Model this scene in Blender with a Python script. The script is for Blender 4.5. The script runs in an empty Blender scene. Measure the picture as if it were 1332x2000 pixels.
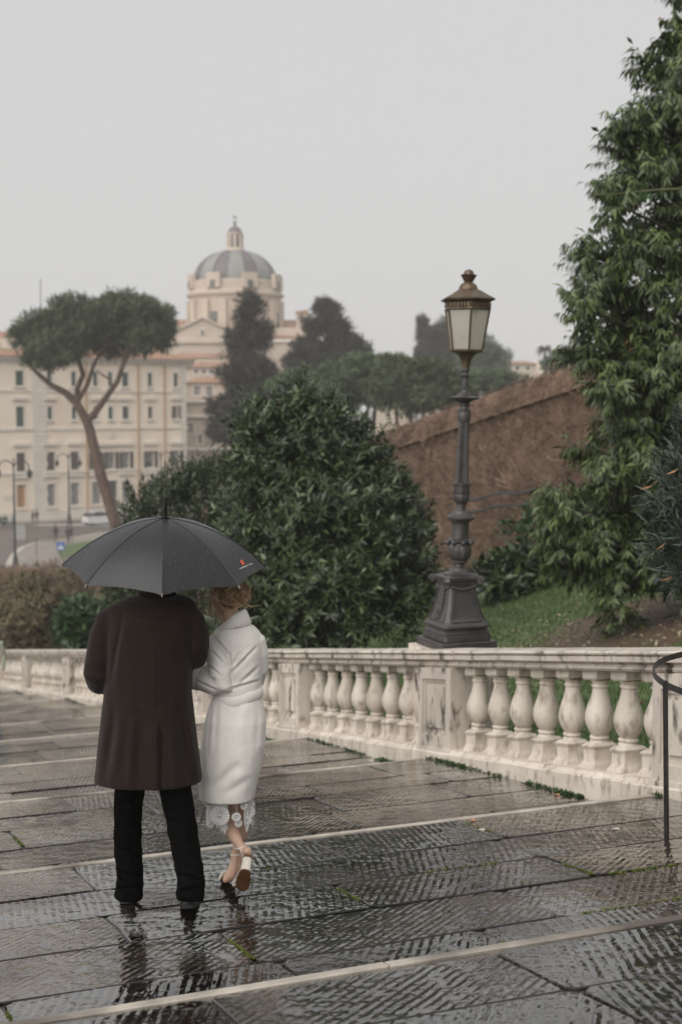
import bpy, bmesh, math, random
import numpy as np
from mathutils import Vector, noise as mnoise

random.seed(7)
RNG = np.random.default_rng(11)
SC = bpy.context.scene
COL = SC.collection

# ---------------------------------------------------------------- camera, sky, sun, exposure
FPX, CXP, CYP = 2778.0, 666.0, 1000.0          # focal length and centre in photo pixels (1332 x 2000)
PITCH = math.atan(210.0 / FPX)
EYE = 1.40
cam_d = bpy.data.cameras.new('camera')
cam = bpy.data.objects.new('camera', cam_d); COL.objects.link(cam)
cam.location = (0, 0, EYE)
cam.rotation_euler = (math.pi / 2 - PITCH, 0, 0)
cam_d.sensor_fit = 'VERTICAL'; cam_d.sensor_height = 36.0; cam_d.lens = 36.0 * FPX / 2000.0
cam_d.clip_start = 0.1; cam_d.clip_end = 6000
cam_d.dof.use_dof = True; cam_d.dof.focus_distance = 7.3; cam_d.dof.aperture_fstop = 2.6
SC.camera = cam

SUN_EL, SUN_AZ = math.radians(40), math.radians(218)   # azimuth clockwise from +Y: behind and left of the camera
world = bpy.data.worlds.new('World'); SC.world = world; world.use_nodes = True
wn, wl = world.node_tree.nodes, world.node_tree.links
wn.clear()
sky = wn.new('ShaderNodeTexSky'); sky.sky_type = 'NISHITA'; sky.sun_disc = False
sky.sun_elevation = SUN_EL; sky.sun_rotation = SUN_AZ; sky.dust_density = 4; sky.air_density = 1.0
hs = wn.new('ShaderNodeHueSaturation'); hs.inputs['Saturation'].default_value = 0.12
wl.new(sky.outputs[0], hs.inputs['Color'])
mixw = wn.new('ShaderNodeMix'); mixw.data_type = 'RGBA'; mixw.inputs[0].default_value = 0.94
wl.new(hs.outputs[0], mixw.inputs[6]); mixw.inputs[7].default_value = (3.55, 3.56, 3.57, 1)  # the cloud sheet
bg = wn.new('ShaderNodeBackground'); bg.inputs['Strength'].default_value = 0.095
wl.new(mixw.outputs[2], bg.inputs['Color'])
wo = wn.new('ShaderNodeOutputWorld'); wl.new(bg.outputs[0], wo.inputs['Surface'])

sun_d = bpy.data.lights.new('sun', 'SUN'); sun_d.energy = 1.5; sun_d.angle = math.radians(80); sun_d.color = (1.0, 0.965, 0.92)
sun = bpy.data.objects.new('sun', sun_d); COL.objects.link(sun)
sdir = Vector((math.sin(SUN_AZ) * math.cos(SUN_EL), math.cos(SUN_AZ) * math.cos(SUN_EL), math.sin(SUN_EL)))
sun.rotation_euler = sdir.to_track_quat('Z', 'Y').to_euler(); sun.location = (-10, -10, 30)

SC.view_settings.view_transform = 'Standard'; SC.view_settings.look = 'None'
SC.view_settings.exposure = 0.95; SC.view_settings.gamma = 1.0; SC.view_settings.use_curve_mapping = False
SC.render.engine = 'CYCLES'
SC.cycles.use_denoising = True
SC.cycles.max_bounces = 6; SC.cycles.diffuse_bounces = 3; SC.cycles.glossy_bounces = 3
SC.cycles.transmission_bounces = 4; SC.cycles.volume_bounces = 1; SC.cycles.transparent_max_bounces = 8
SC.cycles.use_adaptive_sampling = True; SC.cycles.adaptive_threshold = 0.015
SC.cycles.caustics_reflective = False; SC.cycles.caustics_refractive = False

# ---------------------------------------------------------------- geometry of the place
_F = np.array([0, math.cos(PITCH), -math.sin(PITCH)]); _U = np.array([0, math.sin(PITCH), math.cos(PITCH)])
_R = np.array([1.0, 0, 0]); CAM = np.array([0, 0, EYE])
HEAD = math.radians(22)                      # the ramp runs down 22 degrees left of the view
SLOPE = 0.1615
UD = np.array([-math.sin(HEAD), math.cos(HEAD), 0]); VD = np.array([math.cos(HEAD), math.sin(HEAD), 0])
STREET_Z = -11.7

def P(x, y, d):
    """world point seen at photo pixel (x, y) at distance d along world Y"""
    r = _F + (x - CXP) / FPX * _R + (CYP - y) / FPX * _U
    return CAM + r * (d / r[1])
def RP(u, v, h=0.0):
    """point on the ramp: u metres down the ramp, v metres across, h above it"""
    q = UD * u + VD * v
    return np.array([q[0], q[1], -SLOPE * u + h])
def uv_of(q):
    return float(np.dot(q, UD)), float(np.dot(q, VD))
def on_ramp(x, y):
    r = _F + (x - CXP) / FPX * _R + (CYP - y) / FPX * _U
    return CAM + r * (-EYE / (r[2] + SLOPE * np.dot(r, UD)))
def on_level(x, y, z):
    r = _F + (x - CXP) / FPX * _R + (CYP - y) / FPX * _U
    return CAM + r * ((z - EYE) / r[2])

# ---------------------------------------------------------------- mesh helpers
class MB:
    """collects shapes; build() links them as one mesh object"""
    def __init__(self, rc=False): self.v = []; self.f = []; self.rc = rc
    def add(self, vs, fs):
        o = len(self.v); self.v += [tuple(map(float, p)) for p in vs]
        self.f += [tuple(i + o for i in f) for f in fs]; return self
    def box(self, o, ax, ay, az):
        """box from corner o with edge vectors ax, ay, az"""
        o, ax, ay, az = map(np.array, (o, ax, ay, az))
        vs = [o, o + ax, o + ax + ay, o + ay, o + az, o + ax + az, o + ax + ay + az, o + ay + az]
        return self.add(vs, [(0, 3, 2, 1), (4, 5, 6, 7), (0, 1, 5, 4), (1, 2, 6, 5), (2, 3, 7, 6), (3, 0, 4, 7)])
    def cbox(self, c, sx, sy, sz, X=(1, 0, 0), Y=(0, 1, 0)):
        X, Y, c = np.array(X, float), np.array(Y, float), np.array(c, float)
        return self.box(c - X * sx / 2 - Y * sy / 2, X * sx, Y * sy, (0, 0, sz))
    def loft(self, rings, close=True, cap0=True, cap1=True):
        n = len(rings[0]); vs = [p for r in rings for p in r]; fs = []
        for i in range(len(rings) - 1):
            for j in range(n if close else n - 1):
                k = (j + 1) % n
                fs.append((i * n + j, i * n + k, (i + 1) * n + k, (i + 1) * n + j))
        if cap0: fs.append(tuple(range(n - 1, -1, -1)))
        if cap1: fs.append(tuple(range((len(rings) - 1) * n, len(rings) * n)))
        return self.add(vs, fs)
    def tube(self, pts, rad, n=8, cap=True, flat=1.0, side=None):
        pts = [np.array(p, float) for p in pts]
        if np.isscalar(rad): rad = [rad] * len(pts)
        if self.rc:
            t0 = pts[0] - pts[1]; t0 /= np.linalg.norm(t0); t1 = pts[-1] - pts[-2]; t1 /= np.linalg.norm(t1); r0, r1 = rad[0], rad[-1]
            pts = [pts[0] + t0 * r0 * .92, pts[0] + t0 * r0 * .7, pts[0] + t0 * r0 * .35] + pts + [pts[-1] + t1 * r1 * .35, pts[-1] + t1 * r1 * .7, pts[-1] + t1 * r1 * .92]
            rad = [r0 * .38, r0 * .72, r0 * .94] + list(rad) + [r1 * .94, r1 * .72, r1 * .38]
        rings = []; nrm = None
        for i, p in enumerate(pts):
            t = pts[min(i + 1, len(pts) - 1)] - pts[max(i - 1, 0)]; t = t / (np.linalg.norm(t) + 1e-9)
            if nrm is None:
                a = np.array(side, float) if side is not None else (np.array([0, 0, 1.0]) if abs(t[2]) < 0.9 else np.array([1.0, 0, 0]))
                nrm = a - t * np.dot(a, t)
            else: nrm = nrm - t * np.dot(nrm, t)
            nrm = nrm / (np.linalg.norm(nrm) + 1e-9); b = np.cross(t, nrm)
            rings.append([p + rad[i] * (math.cos(2 * math.pi * k / n) * nrm + flat * math.sin(2 * math.pi * k / n) * b) for k in range(n)])
        return self.loft(rings, True, cap, cap)
    def lathe(self, base, prof, n=24, axis=None, flute=0, fl=0.0):
        """prof: list of (r, z); flute: number of grooves"""
        base = np.array(base, float); rings = []
        ax = np.array(axis if axis is not None else (0, 0, 1), float)
        ex = np.cross(ax, (0, 1, 0)); ex = ex / np.linalg.norm(ex); ey = np.cross(ax, ex)
        for r, z in prof:
            ring = []
            for k in range(n):
                a = 2 * math.pi * k / n
                rr = r * (1 - fl * (0.5 + 0.5 * math.cos(flute * a))) if flute else r
                ring.append(base + ax * z + rr * (math.cos(a) * ex + math.sin(a) * ey))
            rings.append(ring)
        return self.loft(rings)
    def ball(self, c, r, n=10, sz=1.0):
        c = np.array(c, float); prof = []
        rings = []
        for i in range(n + 1):
            a = -math.pi / 2 + math.pi * i / n
            rr = max(r * math.cos(a), r * 0.02)
            rings.append([c + np.array([rr * math.cos(2 * math.pi * k / (2 * n)), rr * math.sin(2 * math.pi * k / (2 * n)), sz * r * math.sin(a)]) for k in range(2 * n)])
        return self.loft(rings)
    def mesh(self, name, off=(0, 0, 0)):
        me = bpy.data.meshes.new(name)
        o = np.array(off)
        me.from_pydata([tuple(np.array(p) - o) for p in self.v], [], self.f); me.update()
        return me
    def build(self, name, mat, parent=None, smooth=None, off=None):
        if off is None: off = tuple(parent_base(parent)) if parent is not None else (0, 0, 0)
        return link(name, self.mesh(name, off), mat, parent, smooth)

def parent_base(p):
    b = np.zeros(3)
    while p is not None: b = b + np.array(p.location); p = p.parent
    return b
def link(name, me, mat, parent=None, smooth=None):
    if mat is not None: me.materials.append(mat)
    if smooth is not None:
        me.polygons.foreach_set('use_smooth', [True] * len(me.polygons))
        if smooth < 179: me.set_sharp_from_angle(angle=math.radians(smooth))
    o = bpy.data.objects.new(name, me); COL.objects.link(o)
    if parent is not None: o.parent = parent
    return o
def np_mesh(name, v, tris, mat, parent=None, smooth=False):
    """fast triangle mesh from arrays"""
    if parent is not None: v = v - parent_base(parent)
    me = bpy.data.meshes.new(name)
    me.vertices.add(len(v)); me.vertices.foreach_set('co', np.asarray(v, np.float32).ravel())
    n = len(tris); me.loops.add(n * 3); me.loops.foreach_set('vertex_index', np.asarray(tris, np.int32).ravel())
    me.polygons.add(n); me.polygons.foreach_set('loop_start', np.arange(0, n * 3, 3, dtype=np.int32))
    try: me.polygons.foreach_set('loop_total', np.full(n, 3, np.int32))
    except Exception: pass
    if smooth: me.polygons.foreach_set('use_smooth', [True] * n)
    me.update(calc_edges=True); me.validate()
    return link(name, me, mat, parent)
def tag(o, label=None, cat=None, group=None, kind=None):
    if label: o['label'] = label
    if cat: o['category'] = cat
    if group: o['group'] = group
    if kind: o['kind'] = kind
    return o
def thing(name, loc, label, cat, group=None):
    o = bpy.data.objects.new(name, None); COL.objects.link(o); o.location = tuple(map(float, loc)); o.empty_display_size = 0.2
    return tag(o, label, cat, group)
def copy_tree(o, parent=None):
    c = o.copy(); COL.objects.link(c); c.parent = parent
    for ch in list(o.children): copy_tree(ch, c)
    return c
def fused(mb, name, mat, voxel, parent=None, smooth_it=4, warp=None, off=None):
    """union of the closed shapes in mb as one continuous skin"""
    me = mb.mesh('tmp'); ob = bpy.data.objects.new('tmp', me); COL.objects.link(ob)
    m = ob.modifiers.new('r', 'REMESH'); m.mode = 'VOXEL'; m.voxel_size = voxel; m.use_smooth_shade = True
    if smooth_it:
        s = ob.modifiers.new('s', 'SMOOTH'); s.iterations = smooth_it; s.factor = 0.5
    dg = bpy.context.evaluated_depsgraph_get(); dg.update()
    ev = ob.evaluated_get(dg); m2 = bpy.data.meshes.new_from_object(ev)
    bpy.data.objects.remove(ob); bpy.data.meshes.remove(me)
    n = len(m2.vertices); co = np.empty(n * 3, np.float32); m2.vertices.foreach_get('co', co); co = co.reshape(-1, 3).astype(float)
    if warp is not None: co = warp(co)
    if off is None: off = parent_base(parent)
    co = co - np.array(off)
    m2.vertices.foreach_set('co', co.astype(np.float32).ravel()); m2.name = name; m2.materials.clear()
    m2.polygons.foreach_set('use_smooth', [True] * len(m2.polygons)); m2.update()
    return link(name, m2, mat, parent)

# ---------------------------------------------------------------- materials
def mat(name, c1, c2=None, scale=4.0, rough=0.8, bump=0.0, bscale=None, spec=0.5, metal=0.0, detail=4, rough2=None, island=False, stretch=None, trans=0.0, c3=None, c3_scale=1.0, c3_lo=0.55, c3_hi=0.7, sheen=0.0, objrand=0.0):
    m = bpy.data.materials.new(name); m.use_nodes = True
    n, l = m.node_tree.nodes, m.node_tree.links
    b = n['Principled BSDF']; b.inputs['Roughness'].default_value = rough; b.inputs['Metallic'].default_value = metal
    b.inputs['Specular IOR Level'].default_value = spec
    if sheen: b.inputs['Sheen Weight'].default_value = sheen
    geo = n.new('ShaderNodeNewGeometry'); vec = geo.outputs['Position']
    if stretch:
        mp = n.new('ShaderNodeMapping'); mp.inputs['Scale'].default_value = stretch; l.new(vec, mp.inputs[0]); vec = mp.outputs[0]
    c1 = (*c1, 1); c2 = (*(c2 if c2 is not None else c1[:3]), 1)
    nz = n.new('ShaderNodeTexNoise'); nz.inputs['Scale'].default_value = scale; nz.inputs['Detail'].default_value = detail; l.new(vec, nz.inputs['Vector'])
    mx = n.new('ShaderNodeMix'); mx.data_type = 'RGBA'; mx.inputs[6].default_value = c1; mx.inputs[7].default_value = c2
    if island: l.new(geo.outputs['Random Per Island'], mx.inputs[0])
    else:
        mr = n.new('ShaderNodeMapRange'); mr.inputs[1].default_value = 0.3; mr.inputs[2].default_value = 0.7
        l.new(nz.outputs[0], mr.inputs[0]); l.new(mr.outputs[0], mx.inputs[0])
    col = mx.outputs[2]
    if c3 is not None:
        n3 = n.new('ShaderNodeTexNoise'); n3.inputs['Scale'].default_value = c3_scale; n3.inputs['Detail'].default_value = 6; l.new(vec, n3.inputs['Vector'])
        m3 = n.new('ShaderNodeMapRange'); m3.inputs[1].default_value = c3_lo; m3.inputs[2].default_value = c3_hi; l.new(n3.outputs[0], m3.inputs[0])
        x3 = n.new('ShaderNodeMix'); x3.data_type = 'RGBA'; x3.inputs[7].default_value = (*c3, 1)
        l.new(m3.outputs[0], x3.inputs[0]); l.new(col, x3.inputs[6]); col = x3.outputs[2]
    if objrand:
        oi = n.new('ShaderNodeObjectInfo'); mo = n.new('ShaderNodeMapRange'); mo.inputs[3].default_value = 1 - objrand; mo.inputs[4].default_value = 1 + objrand
        l.new(oi.outputs['Random'], mo.inputs[0]); vm = n.new('ShaderNodeVectorMath'); vm.operation = 'SCALE'; l.new(col, vm.inputs[0]); l.new(mo.outputs[0], vm.inputs['Scale']); col = vm.outputs[0]
    l.new(col, b.inputs['Base Color'])
    if rough2 is not None:
        rr = n.new('ShaderNodeMapRange'); rr.inputs[1].default_value = 0.3; rr.inputs[2].default_value = 0.7; rr.inputs[3].default_value = rough; rr.inputs[4].default_value = rough2
        l.new(nz.outputs[0], rr.inputs[0]); l.new(rr.outputs[0], b.inputs['Roughness'])
    if bump:
        nb = n.new('ShaderNodeTexNoise'); nb.inputs['Scale'].default_value = bscale or scale * 3; nb.inputs['Detail'].default_value = 5; l.new(vec, nb.inputs['Vector'])
        bp = n.new('ShaderNodeBump'); bp.inputs['Strength'].default_value = 1.0; bp.inputs['Distance'].default_value = bump; l.new(nb.outputs[0], bp.inputs['Height']); l.new(bp.outputs[0], b.inputs['Normal'])
    if trans:
        tb = n.new('ShaderNodeBsdfTranslucent'); l.new(col, tb.inputs['Color']); ms = n.new('ShaderNodeMixShader'); ms.inputs[0].default_value = trans
        l.new(b.outputs[0], ms.inputs[1]); l.new(tb.outputs[0], ms.inputs[2]); l.new(ms.outputs[0], n['Material Output'].inputs['Surface'])
    return m

M = {}
def slab_material():
    m = bpy.data.materials.new('wet_basalt'); m.use_nodes = True
    n, l = m.node_tree.nodes, m.node_tree.links; b = n['Principled BSDF']
    geo = n.new('ShaderNodeNewGeometry'); oi = n.new('ShaderNodeObjectInfo')
    # colour: wet grey-brown basalt, each slab its own tone
    nz = n.new('ShaderNodeTexNoise'); nz.inputs['Scale'].default_value = 2.2; nz.inputs['Detail'].default_value = 6; l.new(geo.outputs['Position'], nz.inputs['Vector'])
    mx = n.new('ShaderNodeMix'); mx.data_type = 'RGBA'; mx.inputs[6].default_value = (0.0055, 0.0038, 0.0028, 1); mx.inputs[7].default_value = (0.019, 0.0135, 0.0098, 1)
    mr = n.new('ShaderNodeMapRange'); mr.inputs[1].default_value = 0.32; mr.inputs[2].default_value = 0.68; l.new(nz.outputs[0], mr.inputs[0]); l.new(mr.outputs[0], mx.inputs[0])
    mo = n.new('ShaderNodeMapRange'); mo.inputs[3].default_value = 0.75; mo.inputs[4].default_value = 1.3; l.new(oi.outputs['Random'], mo.inputs[0])
    vm = n.new('ShaderNodeVectorMath'); vm.operation = 'SCALE'; l.new(mx.outputs[2], vm.inputs[0]); l.new(mo.outputs[0], vm.inputs['Scale'])
    l.new(vm.outputs[0], b.inputs['Base Color'])
    # chisel rows: narrow broken grooves, turned a little differently on each slab, under a film of water
    ang = n.new('ShaderNodeMapRange'); ang.inputs[3].default_value = -0.25; ang.inputs[4].default_value = 0.75; l.new(oi.outputs['Random'], ang.inputs[0])
    vr = n.new('ShaderNodeVectorRotate'); vr.rotation_type = 'Z_AXIS'; l.new(geo.outputs['Position'], vr.inputs['Vector']); l.new(ang.outputs[0], vr.inputs['Angle'])
    wv = n.new('ShaderNodeTexWave'); wv.wave_type = 'BANDS'; wv.bands_direction = 'X'; wv.wave_profile = 'SAW'; wv.inputs['Scale'].default_value = 7.4; wv.inputs['Distortion'].default_value = 1.1
    wv.inputs['Detail'].default_value = 2; wv.inputs['Detail Scale'].default_value = 1.3; wv.inputs['Detail Roughness'].default_value = 0.5; l.new(vr.outputs[0], wv.inputs['Vector'])
    gr = n.new('ShaderNodeMapRange'); gr.interpolation_type = 'SMOOTHSTEP'; gr.inputs[1].default_value = 0.0; gr.inputs[2].default_value = 0.6; l.new(wv.outputs['Fac'], gr.inputs[0])
    nd = n.new('ShaderNodeTexNoise'); nd.inputs['Scale'].default_value = 30; nd.inputs['Detail'].default_value = 2; l.new(geo.outputs['Position'], nd.inputs['Vector'])
    nl = n.new('ShaderNodeTexNoise'); nl.inputs['Scale'].default_value = 1.3; nl.inputs['Detail'].default_value = 1; l.new(geo.outputs['Position'], nl.inputs['Vector'])
    nm = n.new('ShaderNodeTexNoise'); nm.inputs['Scale'].default_value = 11; nm.inputs['Detail'].default_value = 2; l.new(geo.outputs['Position'], nm.inputs['Vector'])
    wear = n.new('ShaderNodeMapRange'); wear.inputs[1].default_value = 0.36; wear.inputs[2].default_value = 0.58; wear.inputs[3].default_value = 0.22; wear.inputs[4].default_value = 1.0; l.new(nm.outputs[0], wear.inputs[0])
    def mth(op, x, y, z=None):
        q = n.new('ShaderNodeMath'); q.operation = op
        for k, s in enumerate((x, y, z)):
            if s is None: continue
            if isinstance(s, (int, float)): q.inputs[k].default_value = s
            else: l.new(s, q.inputs[k])
        return q.outputs[0]
    groove = mth('MULTIPLY', gr.outputs[0], wear.outputs[0])
    h = mth('MULTIPLY_ADD', nd.outputs[0], 0.10, groove); h = mth('MULTIPLY_ADD', nl.outputs[0], 3.0, h); h = mth('MULTIPLY_ADD', nm.outputs[0], 0.2, h)
    bp = n.new('ShaderNodeBump'); bp.inputs['Strength'].default_value = 1.0; bp.inputs['Distance'].default_value = 0.0050; l.new(h, bp.inputs['Height']); l.new(bp.outputs[0], b.inputs['Normal'])
    h2 = mth('MULTIPLY_ADD', groove, 0.7, mth('MULTIPLY_ADD', nm.outputs[0], 0.16, mth('MULTIPLY', nl.outputs[0], 3.2)))
    bc = n.new('ShaderNodeBump'); bc.inputs['Strength'].default_value = 1.0; bc.inputs['Distance'].default_value = 0.0045; l.new(h2, bc.inputs['Height']); l.new(bc.outputs[0], b.inputs['Coat Normal'])
    ro = n.new('ShaderNodeMapRange'); ro.inputs[1].default_value = 0.35; ro.inputs[2].default_value = 0.65; ro.inputs[3].default_value = 0.10; ro.inputs[4].default_value = 0.24
    l.new(nz.outputs[0], ro.inputs[0]); l.new(ro.outputs[0], b.inputs['Roughness'])
    b.inputs["Specular IOR Level"].default_value = 0.35
    film = n.new('ShaderNodeMapRange'); film.inputs[1].default_value = 0.36; film.inputs[2].default_value = 0.56; film.inputs[3].default_value = 0.4; film.inputs[4].default_value = 1.0; l.new(nl.outputs[0], film.inputs[0])
    l.new(film.outputs[0], b.inputs['Coat Weight']); b.inputs['Coat Roughness'].default_value = 0.08; b.inputs['Coat IOR'].default_value = 1.4
    return m
def stone_material(name, c1, c2, stain, pit=0.006, objrand=0.08, stain_lo=0.56, stain_hi=0.72, stain_scale=7.0):
    """weathered travertine: mottled, pitted, dark runs"""
    m = mat(name, c1, c2, 3.0, 0.75, pit, 40, rough2=0.5, c3=stain, c3_scale=stain_scale, c3_lo=stain_lo, c3_hi=stain_hi, objrand=objrand, stretch=(1, 1, 0.45))
    return m
M['slab'] = slab_material()
M['joint'] = mat('wet_joint_mortar', (0.022, 0.019, 0.016), (0.06, 0.052, 0.044), 14, 0.25, 0.004, 60)
M['strip'] = mat('travertine_strip', (0.34, 0.30, 0.255), (0.56, 0.50, 0.43), 6, 0.3, 0.003, 70, rough2=0.6, c3=(0.10, 0.085, 0.07), c3_scale=1.1, c3_lo=0.5, c3_hi=0.66)
M['trav'] = stone_material('weathered_travertine', (0.50, 0.435, 0.365), (0.69, 0.62, 0.54), (0.31, 0.255, 0.205), stain_lo=0.52, stain_hi=0.72, stain_scale=14)
M['trav_cop'] = stone_material('stained_travertine', (0.47, 0.41, 0.35), (0.66, 0.595, 0.52), (0.10, 0.082, 0.068), stain_lo=0.53, stain_hi=0.69, stain_scale=9)
M['iron'] = mat('grey_cast_iron', (0.028, 0.025, 0.0245), (0.062, 0.056, 0.054), 9, 0.40, 0.003, 50, spec=0.6)
M['brass'] = mat('aged_brass', (0.085, 0.058, 0.035), (0.16, 0.115, 0.075), 9, 0.38, 0.002, 40, metal=0.5, c3=(0.06, 0.035, 0.02), c3_scale=7)
M['frosted'] = mat('frosted_glass', (0.74, 0.71, 0.64), (0.80, 0.77, 0.70), 5, 0.3, trans=0.6, c3=(0.42, 0.36, 0.28), c3_scale=9, c3_lo=.6, c3_hi=.8)
M['blackiron'] = mat('black_iron', (0.018, 0.017, 0.017), (0.035, 0.03, 0.028), 20, 0.35, 0.002, 60)
M['lawn'] = None
M['grass'] = mat('grass_blades', (0.050, 0.10, 0.024), (0.14, 0.20, 0.065), 1, 0.5, island=True, trans=0.25)
M['asphalt'] = mat('wet_asphalt', (0.075, 0.066, 0.06), (0.12, 0.105, 0.098), 0.4, 0.28, 0.01, 3, rough2=0.5)
M['pave'] = mat('pale_paving', (0.22, 0.195, 0.17), (0.30, 0.27, 0.235), 0.8, 0.4)
M['kerb'] = mat('kerb_stone', (0.42, 0.38, 0.34), (0.52, 0.48, 0.43), 2, 0.6)
M['bark'] = mat('pine_bark', (0.06, 0.036, 0.026), (0.14, 0.085, 0.06), 3, 0.85, 0.04, 5, stretch=(1, 1, 0.35))
M['bark_d'] = mat('dark_bark', (0.035, 0.027, 0.02), (0.085, 0.062, 0.045), 6, 0.8, 0.02, 12, stretch=(1, 1, 0.3))
M['twig'] = mat('green_twig', (0.06, 0.07, 0.025), (0.13, 0.12, 0.05), 10, 0.7)
M['leaf_bush'] = mat('bush_leaves', (0.005, 0.013, 0.004), (0.098, 0.145, 0.055), 1, 0.32, island=True, trans=0.08, spec=0.6)
M['leaf_shrub'] = mat('shrub_leaves', (0.012, 0.026, 0.008), (0.060, 0.088, 0.032), 1, 0.42, island=True, trans=0.15)
M['leaf_tree'] = mat('hanging_leaves', (0.008, 0.025, 0.006), (0.135, 0.185, 0.056), 1, 0.40, island=True, trans=0.2, spec=0.5)
M['leaf_ole'] = mat('oleander_leaves', (0.011, 0.025, 0.013), (0.038, 0.058, 0.034), 1, 0.36, island=True, trans=0.1)
M['leaf_bright'] = mat('bright_leaves', (0.014, 0.048, 0.010), (0.042, 0.095, 0.025), 1, 0.4, island=True, trans=0.2)
M['leaf_dead'] = mat('dead_leaves', (0.16, 0.075, 0.035), (0.28, 0.15, 0.07), 1, 0.6, island=True)
M['leaf_dry'] = mat('dry_brush', (0.06, 0.055, 0.025), (0.15, 0.11, 0.055), 1, 0.7, island=True)
M['needle'] = mat('pine_needles', (0.030, 0.046, 0.018), (0.10, 0.13, 0.055), 1, 0.7, island=True, trans=0.15)
M['needle_d'] = mat('dark_needles', (0.020, 0.021, 0.014), (0.055, 0.052, 0.035), 1, 0.75, island=True, trans=0.1)  # far pines only: base colour lightened to carry part of the distance haze
M['needle_l'] = mat('pale_needles', (0.045, 0.075, 0.032), (0.11, 0.15, 0.07), 1, 0.7, island=True, trans=0.15)
M['vine'] = mat('dry_vine_stems', (0.085, 0.050, 0.034), (0.34, 0.235, 0.165), 1, 0.8, island=True, c3=(0.06, 0.034, 0.022), c3_scale=2.4, c3_lo=0.45, c3_hi=0.64, stretch=(1, 1, .5))
M['vinewall'] = mat('brick_under_vines', (0.11, 0.066, 0.045), (0.21, 0.135, 0.095), 3, 0.9, 0.05, 9, c3=(0.09, 0.052, 0.034), c3_scale=1.3, stretch=(1, 1, .5))
# ---------------------------------------------------------------- the setting: street, ramp, lawn
def sheet(name, pts, m, kind='structure'):
    o = MB().add(pts, [tuple(range(len(pts)))]).build(name, m); return tag(o, kind=kind)
st = sheet('street', [(-1500, -200, STREET_Z), (1500, -200, STREET_Z), (1500, 3000, STREET_Z), (-1500, 3000, STREET_Z)], M['asphalt'])
tag(st, 'wet asphalt street far below the ramp')

V0, V1 = -7.0, 5.74
ramp = MB().add([RP(-12, V0, -0.17), RP(-12, 6.3, -0.17), RP(72, 6.3, -0.17), RP(72, V0, -0.17)], [(0, 1, 2, 3)]).build('ramp', M['joint'])
tag(ramp, 'wide wet basalt ramp going down with pale stone edging strips', kind='structure')
STRIPS = [1.5, 5.0, 8.28, 11.9, 15.2, 18.95, 22.5, 26.0, 29.5, 33.0, 36.5, 40.0, 43.5, 47, 50.5, 54, 57.5, 61, 64.5, 68]
def tread(u):
    for i in range(len(STRIPS) - 1):
        if STRIPS[i] <= u < STRIPS[i + 1]: return 0.15 * ((u - STRIPS[i]) / (STRIPS[i + 1] - STRIPS[i]) - 1)
    return 0.0
def on_tread(x, y):
    r = _F + (x - CXP) / FPX * _R + (CYP - y) / FPX * _U; h = 0.0
    for _ in range(12):
        q = CAM + r * ((h - EYE) / (r[2] + SLOPE * np.dot(r, UD))); h = 0.5 * h + 0.5 * tread(uv_of(q)[0])
    return q
def slab_shape(mb, u0, u1, va, vb, dh, tu, tv, rnd):
    g = 0.007
    def ring(ins, h):
        a0, a1, b0, b1 = u0 + g + ins, u1 - g - ins, va + g + ins, vb - g - ins
        c = 0.02 + rnd[4] * 0.03; out = []
        cu, cv = (u0 + u1) / 2, (va + vb) / 2
        for (uu, vv) in ((a0, b0 + c), (a0 + c, b0), ((a0 + a1) / 2, b0 + rnd[0] * 0.012), (a1 - c, b0), (a1, b0 + c), (a1 + rnd[1] * 0.01, (b0 + b1) / 2), (a1, b1 - c), (a1 - c, b1), ((a0 + a1) / 2, b1 + rnd[2] * 0.012), (a0 + c, b1), (a0, b1 - c), (a0 + rnd[3] * 0.01, (b0 + b1) / 2)):
            out.append(RP(uu, vv, h + dh + tu * (uu - cu) + tv * (vv - cv) + tread(min(max(uu, u0), u1 - .001))))
        return out
    mb.loft([ring(0, -0.19), ring(0, -0.006), ring(0.006, 0.0)], cap0=False)
jb = MB(); [jb.add([RP(STRIPS[i] + .06, V0, tread(STRIPS[i] + .06) - .014), RP(STRIPS[i] + .06, 5.76, tread(STRIPS[i] + .06) - .014), RP(STRIPS[i + 1] - .06, 5.76, tread(STRIPS[i + 1] - .061) - .014), RP(STRIPS[i + 1] - .06, V0, tread(STRIPS[i + 1] - .061) - .014)], [(0, 1, 2, 3)]) for i in range(len(STRIPS) - 1)]
tag(jb.build('joint_bedding', M['joint'], ramp), kind='stuff')
far = MB(); n_slab = 0; JOINTS = []
rs = random.Random(5)
for i in range(len(STRIPS) - 1):
    a, b = STRIPS[i] + 0.036, STRIPS[i + 1] - 0.036
    nc = 5; cuts = [a] + [a + (b - a) * (k + rs.uniform(-0.16, 0.16)) / nc for k in range(1, nc)] + [b]
    lo = -0.6 if i < 12 else -7
    for k in range(nc):
        v = lo + rs.uniform(-0.6, 0.2)
        while v < V1 - 0.25:
            w = rs.uniform(0.75, 1.75); v2 = v + w
            if V1 - v2 < 0.45: v2 = V1
            rnd = [rs.uniform(-1, 1) for _ in range(4)] + [rs.random()]
            args = (cuts[k], cuts[k + 1], v, v2, rs.uniform(-0.004, 0.004), rs.uniform(-0.006, 0.006), rs.uniform(-0.005, 0.005), rnd)
            if i < 11 and n_slab < 298:
                mb = MB(); slab_shape(mb, *args); mb.build('paving_slab', M['slab'], ramp); n_slab += 1
            else: slab_shape(far, *args)
            JOINTS.append(((cuts[k], v2), (cuts[k + 1], v2))); JOINTS.append(((cuts[k], v), (cuts[k], v2)))
            v = v2
    # the wide unseen left side of the ramp
    if i < 12:
        for k in range(nc):
            v = lo - 0.62 
            while v > V0:
                v2 = v - rs.uniform(0.9, 1.7)
                slab_shape(far, cuts[k], cuts[k + 1], v2, v, 0, 0, 0, [0, 0, 0, 0, 0.2]); v = v2
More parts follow.
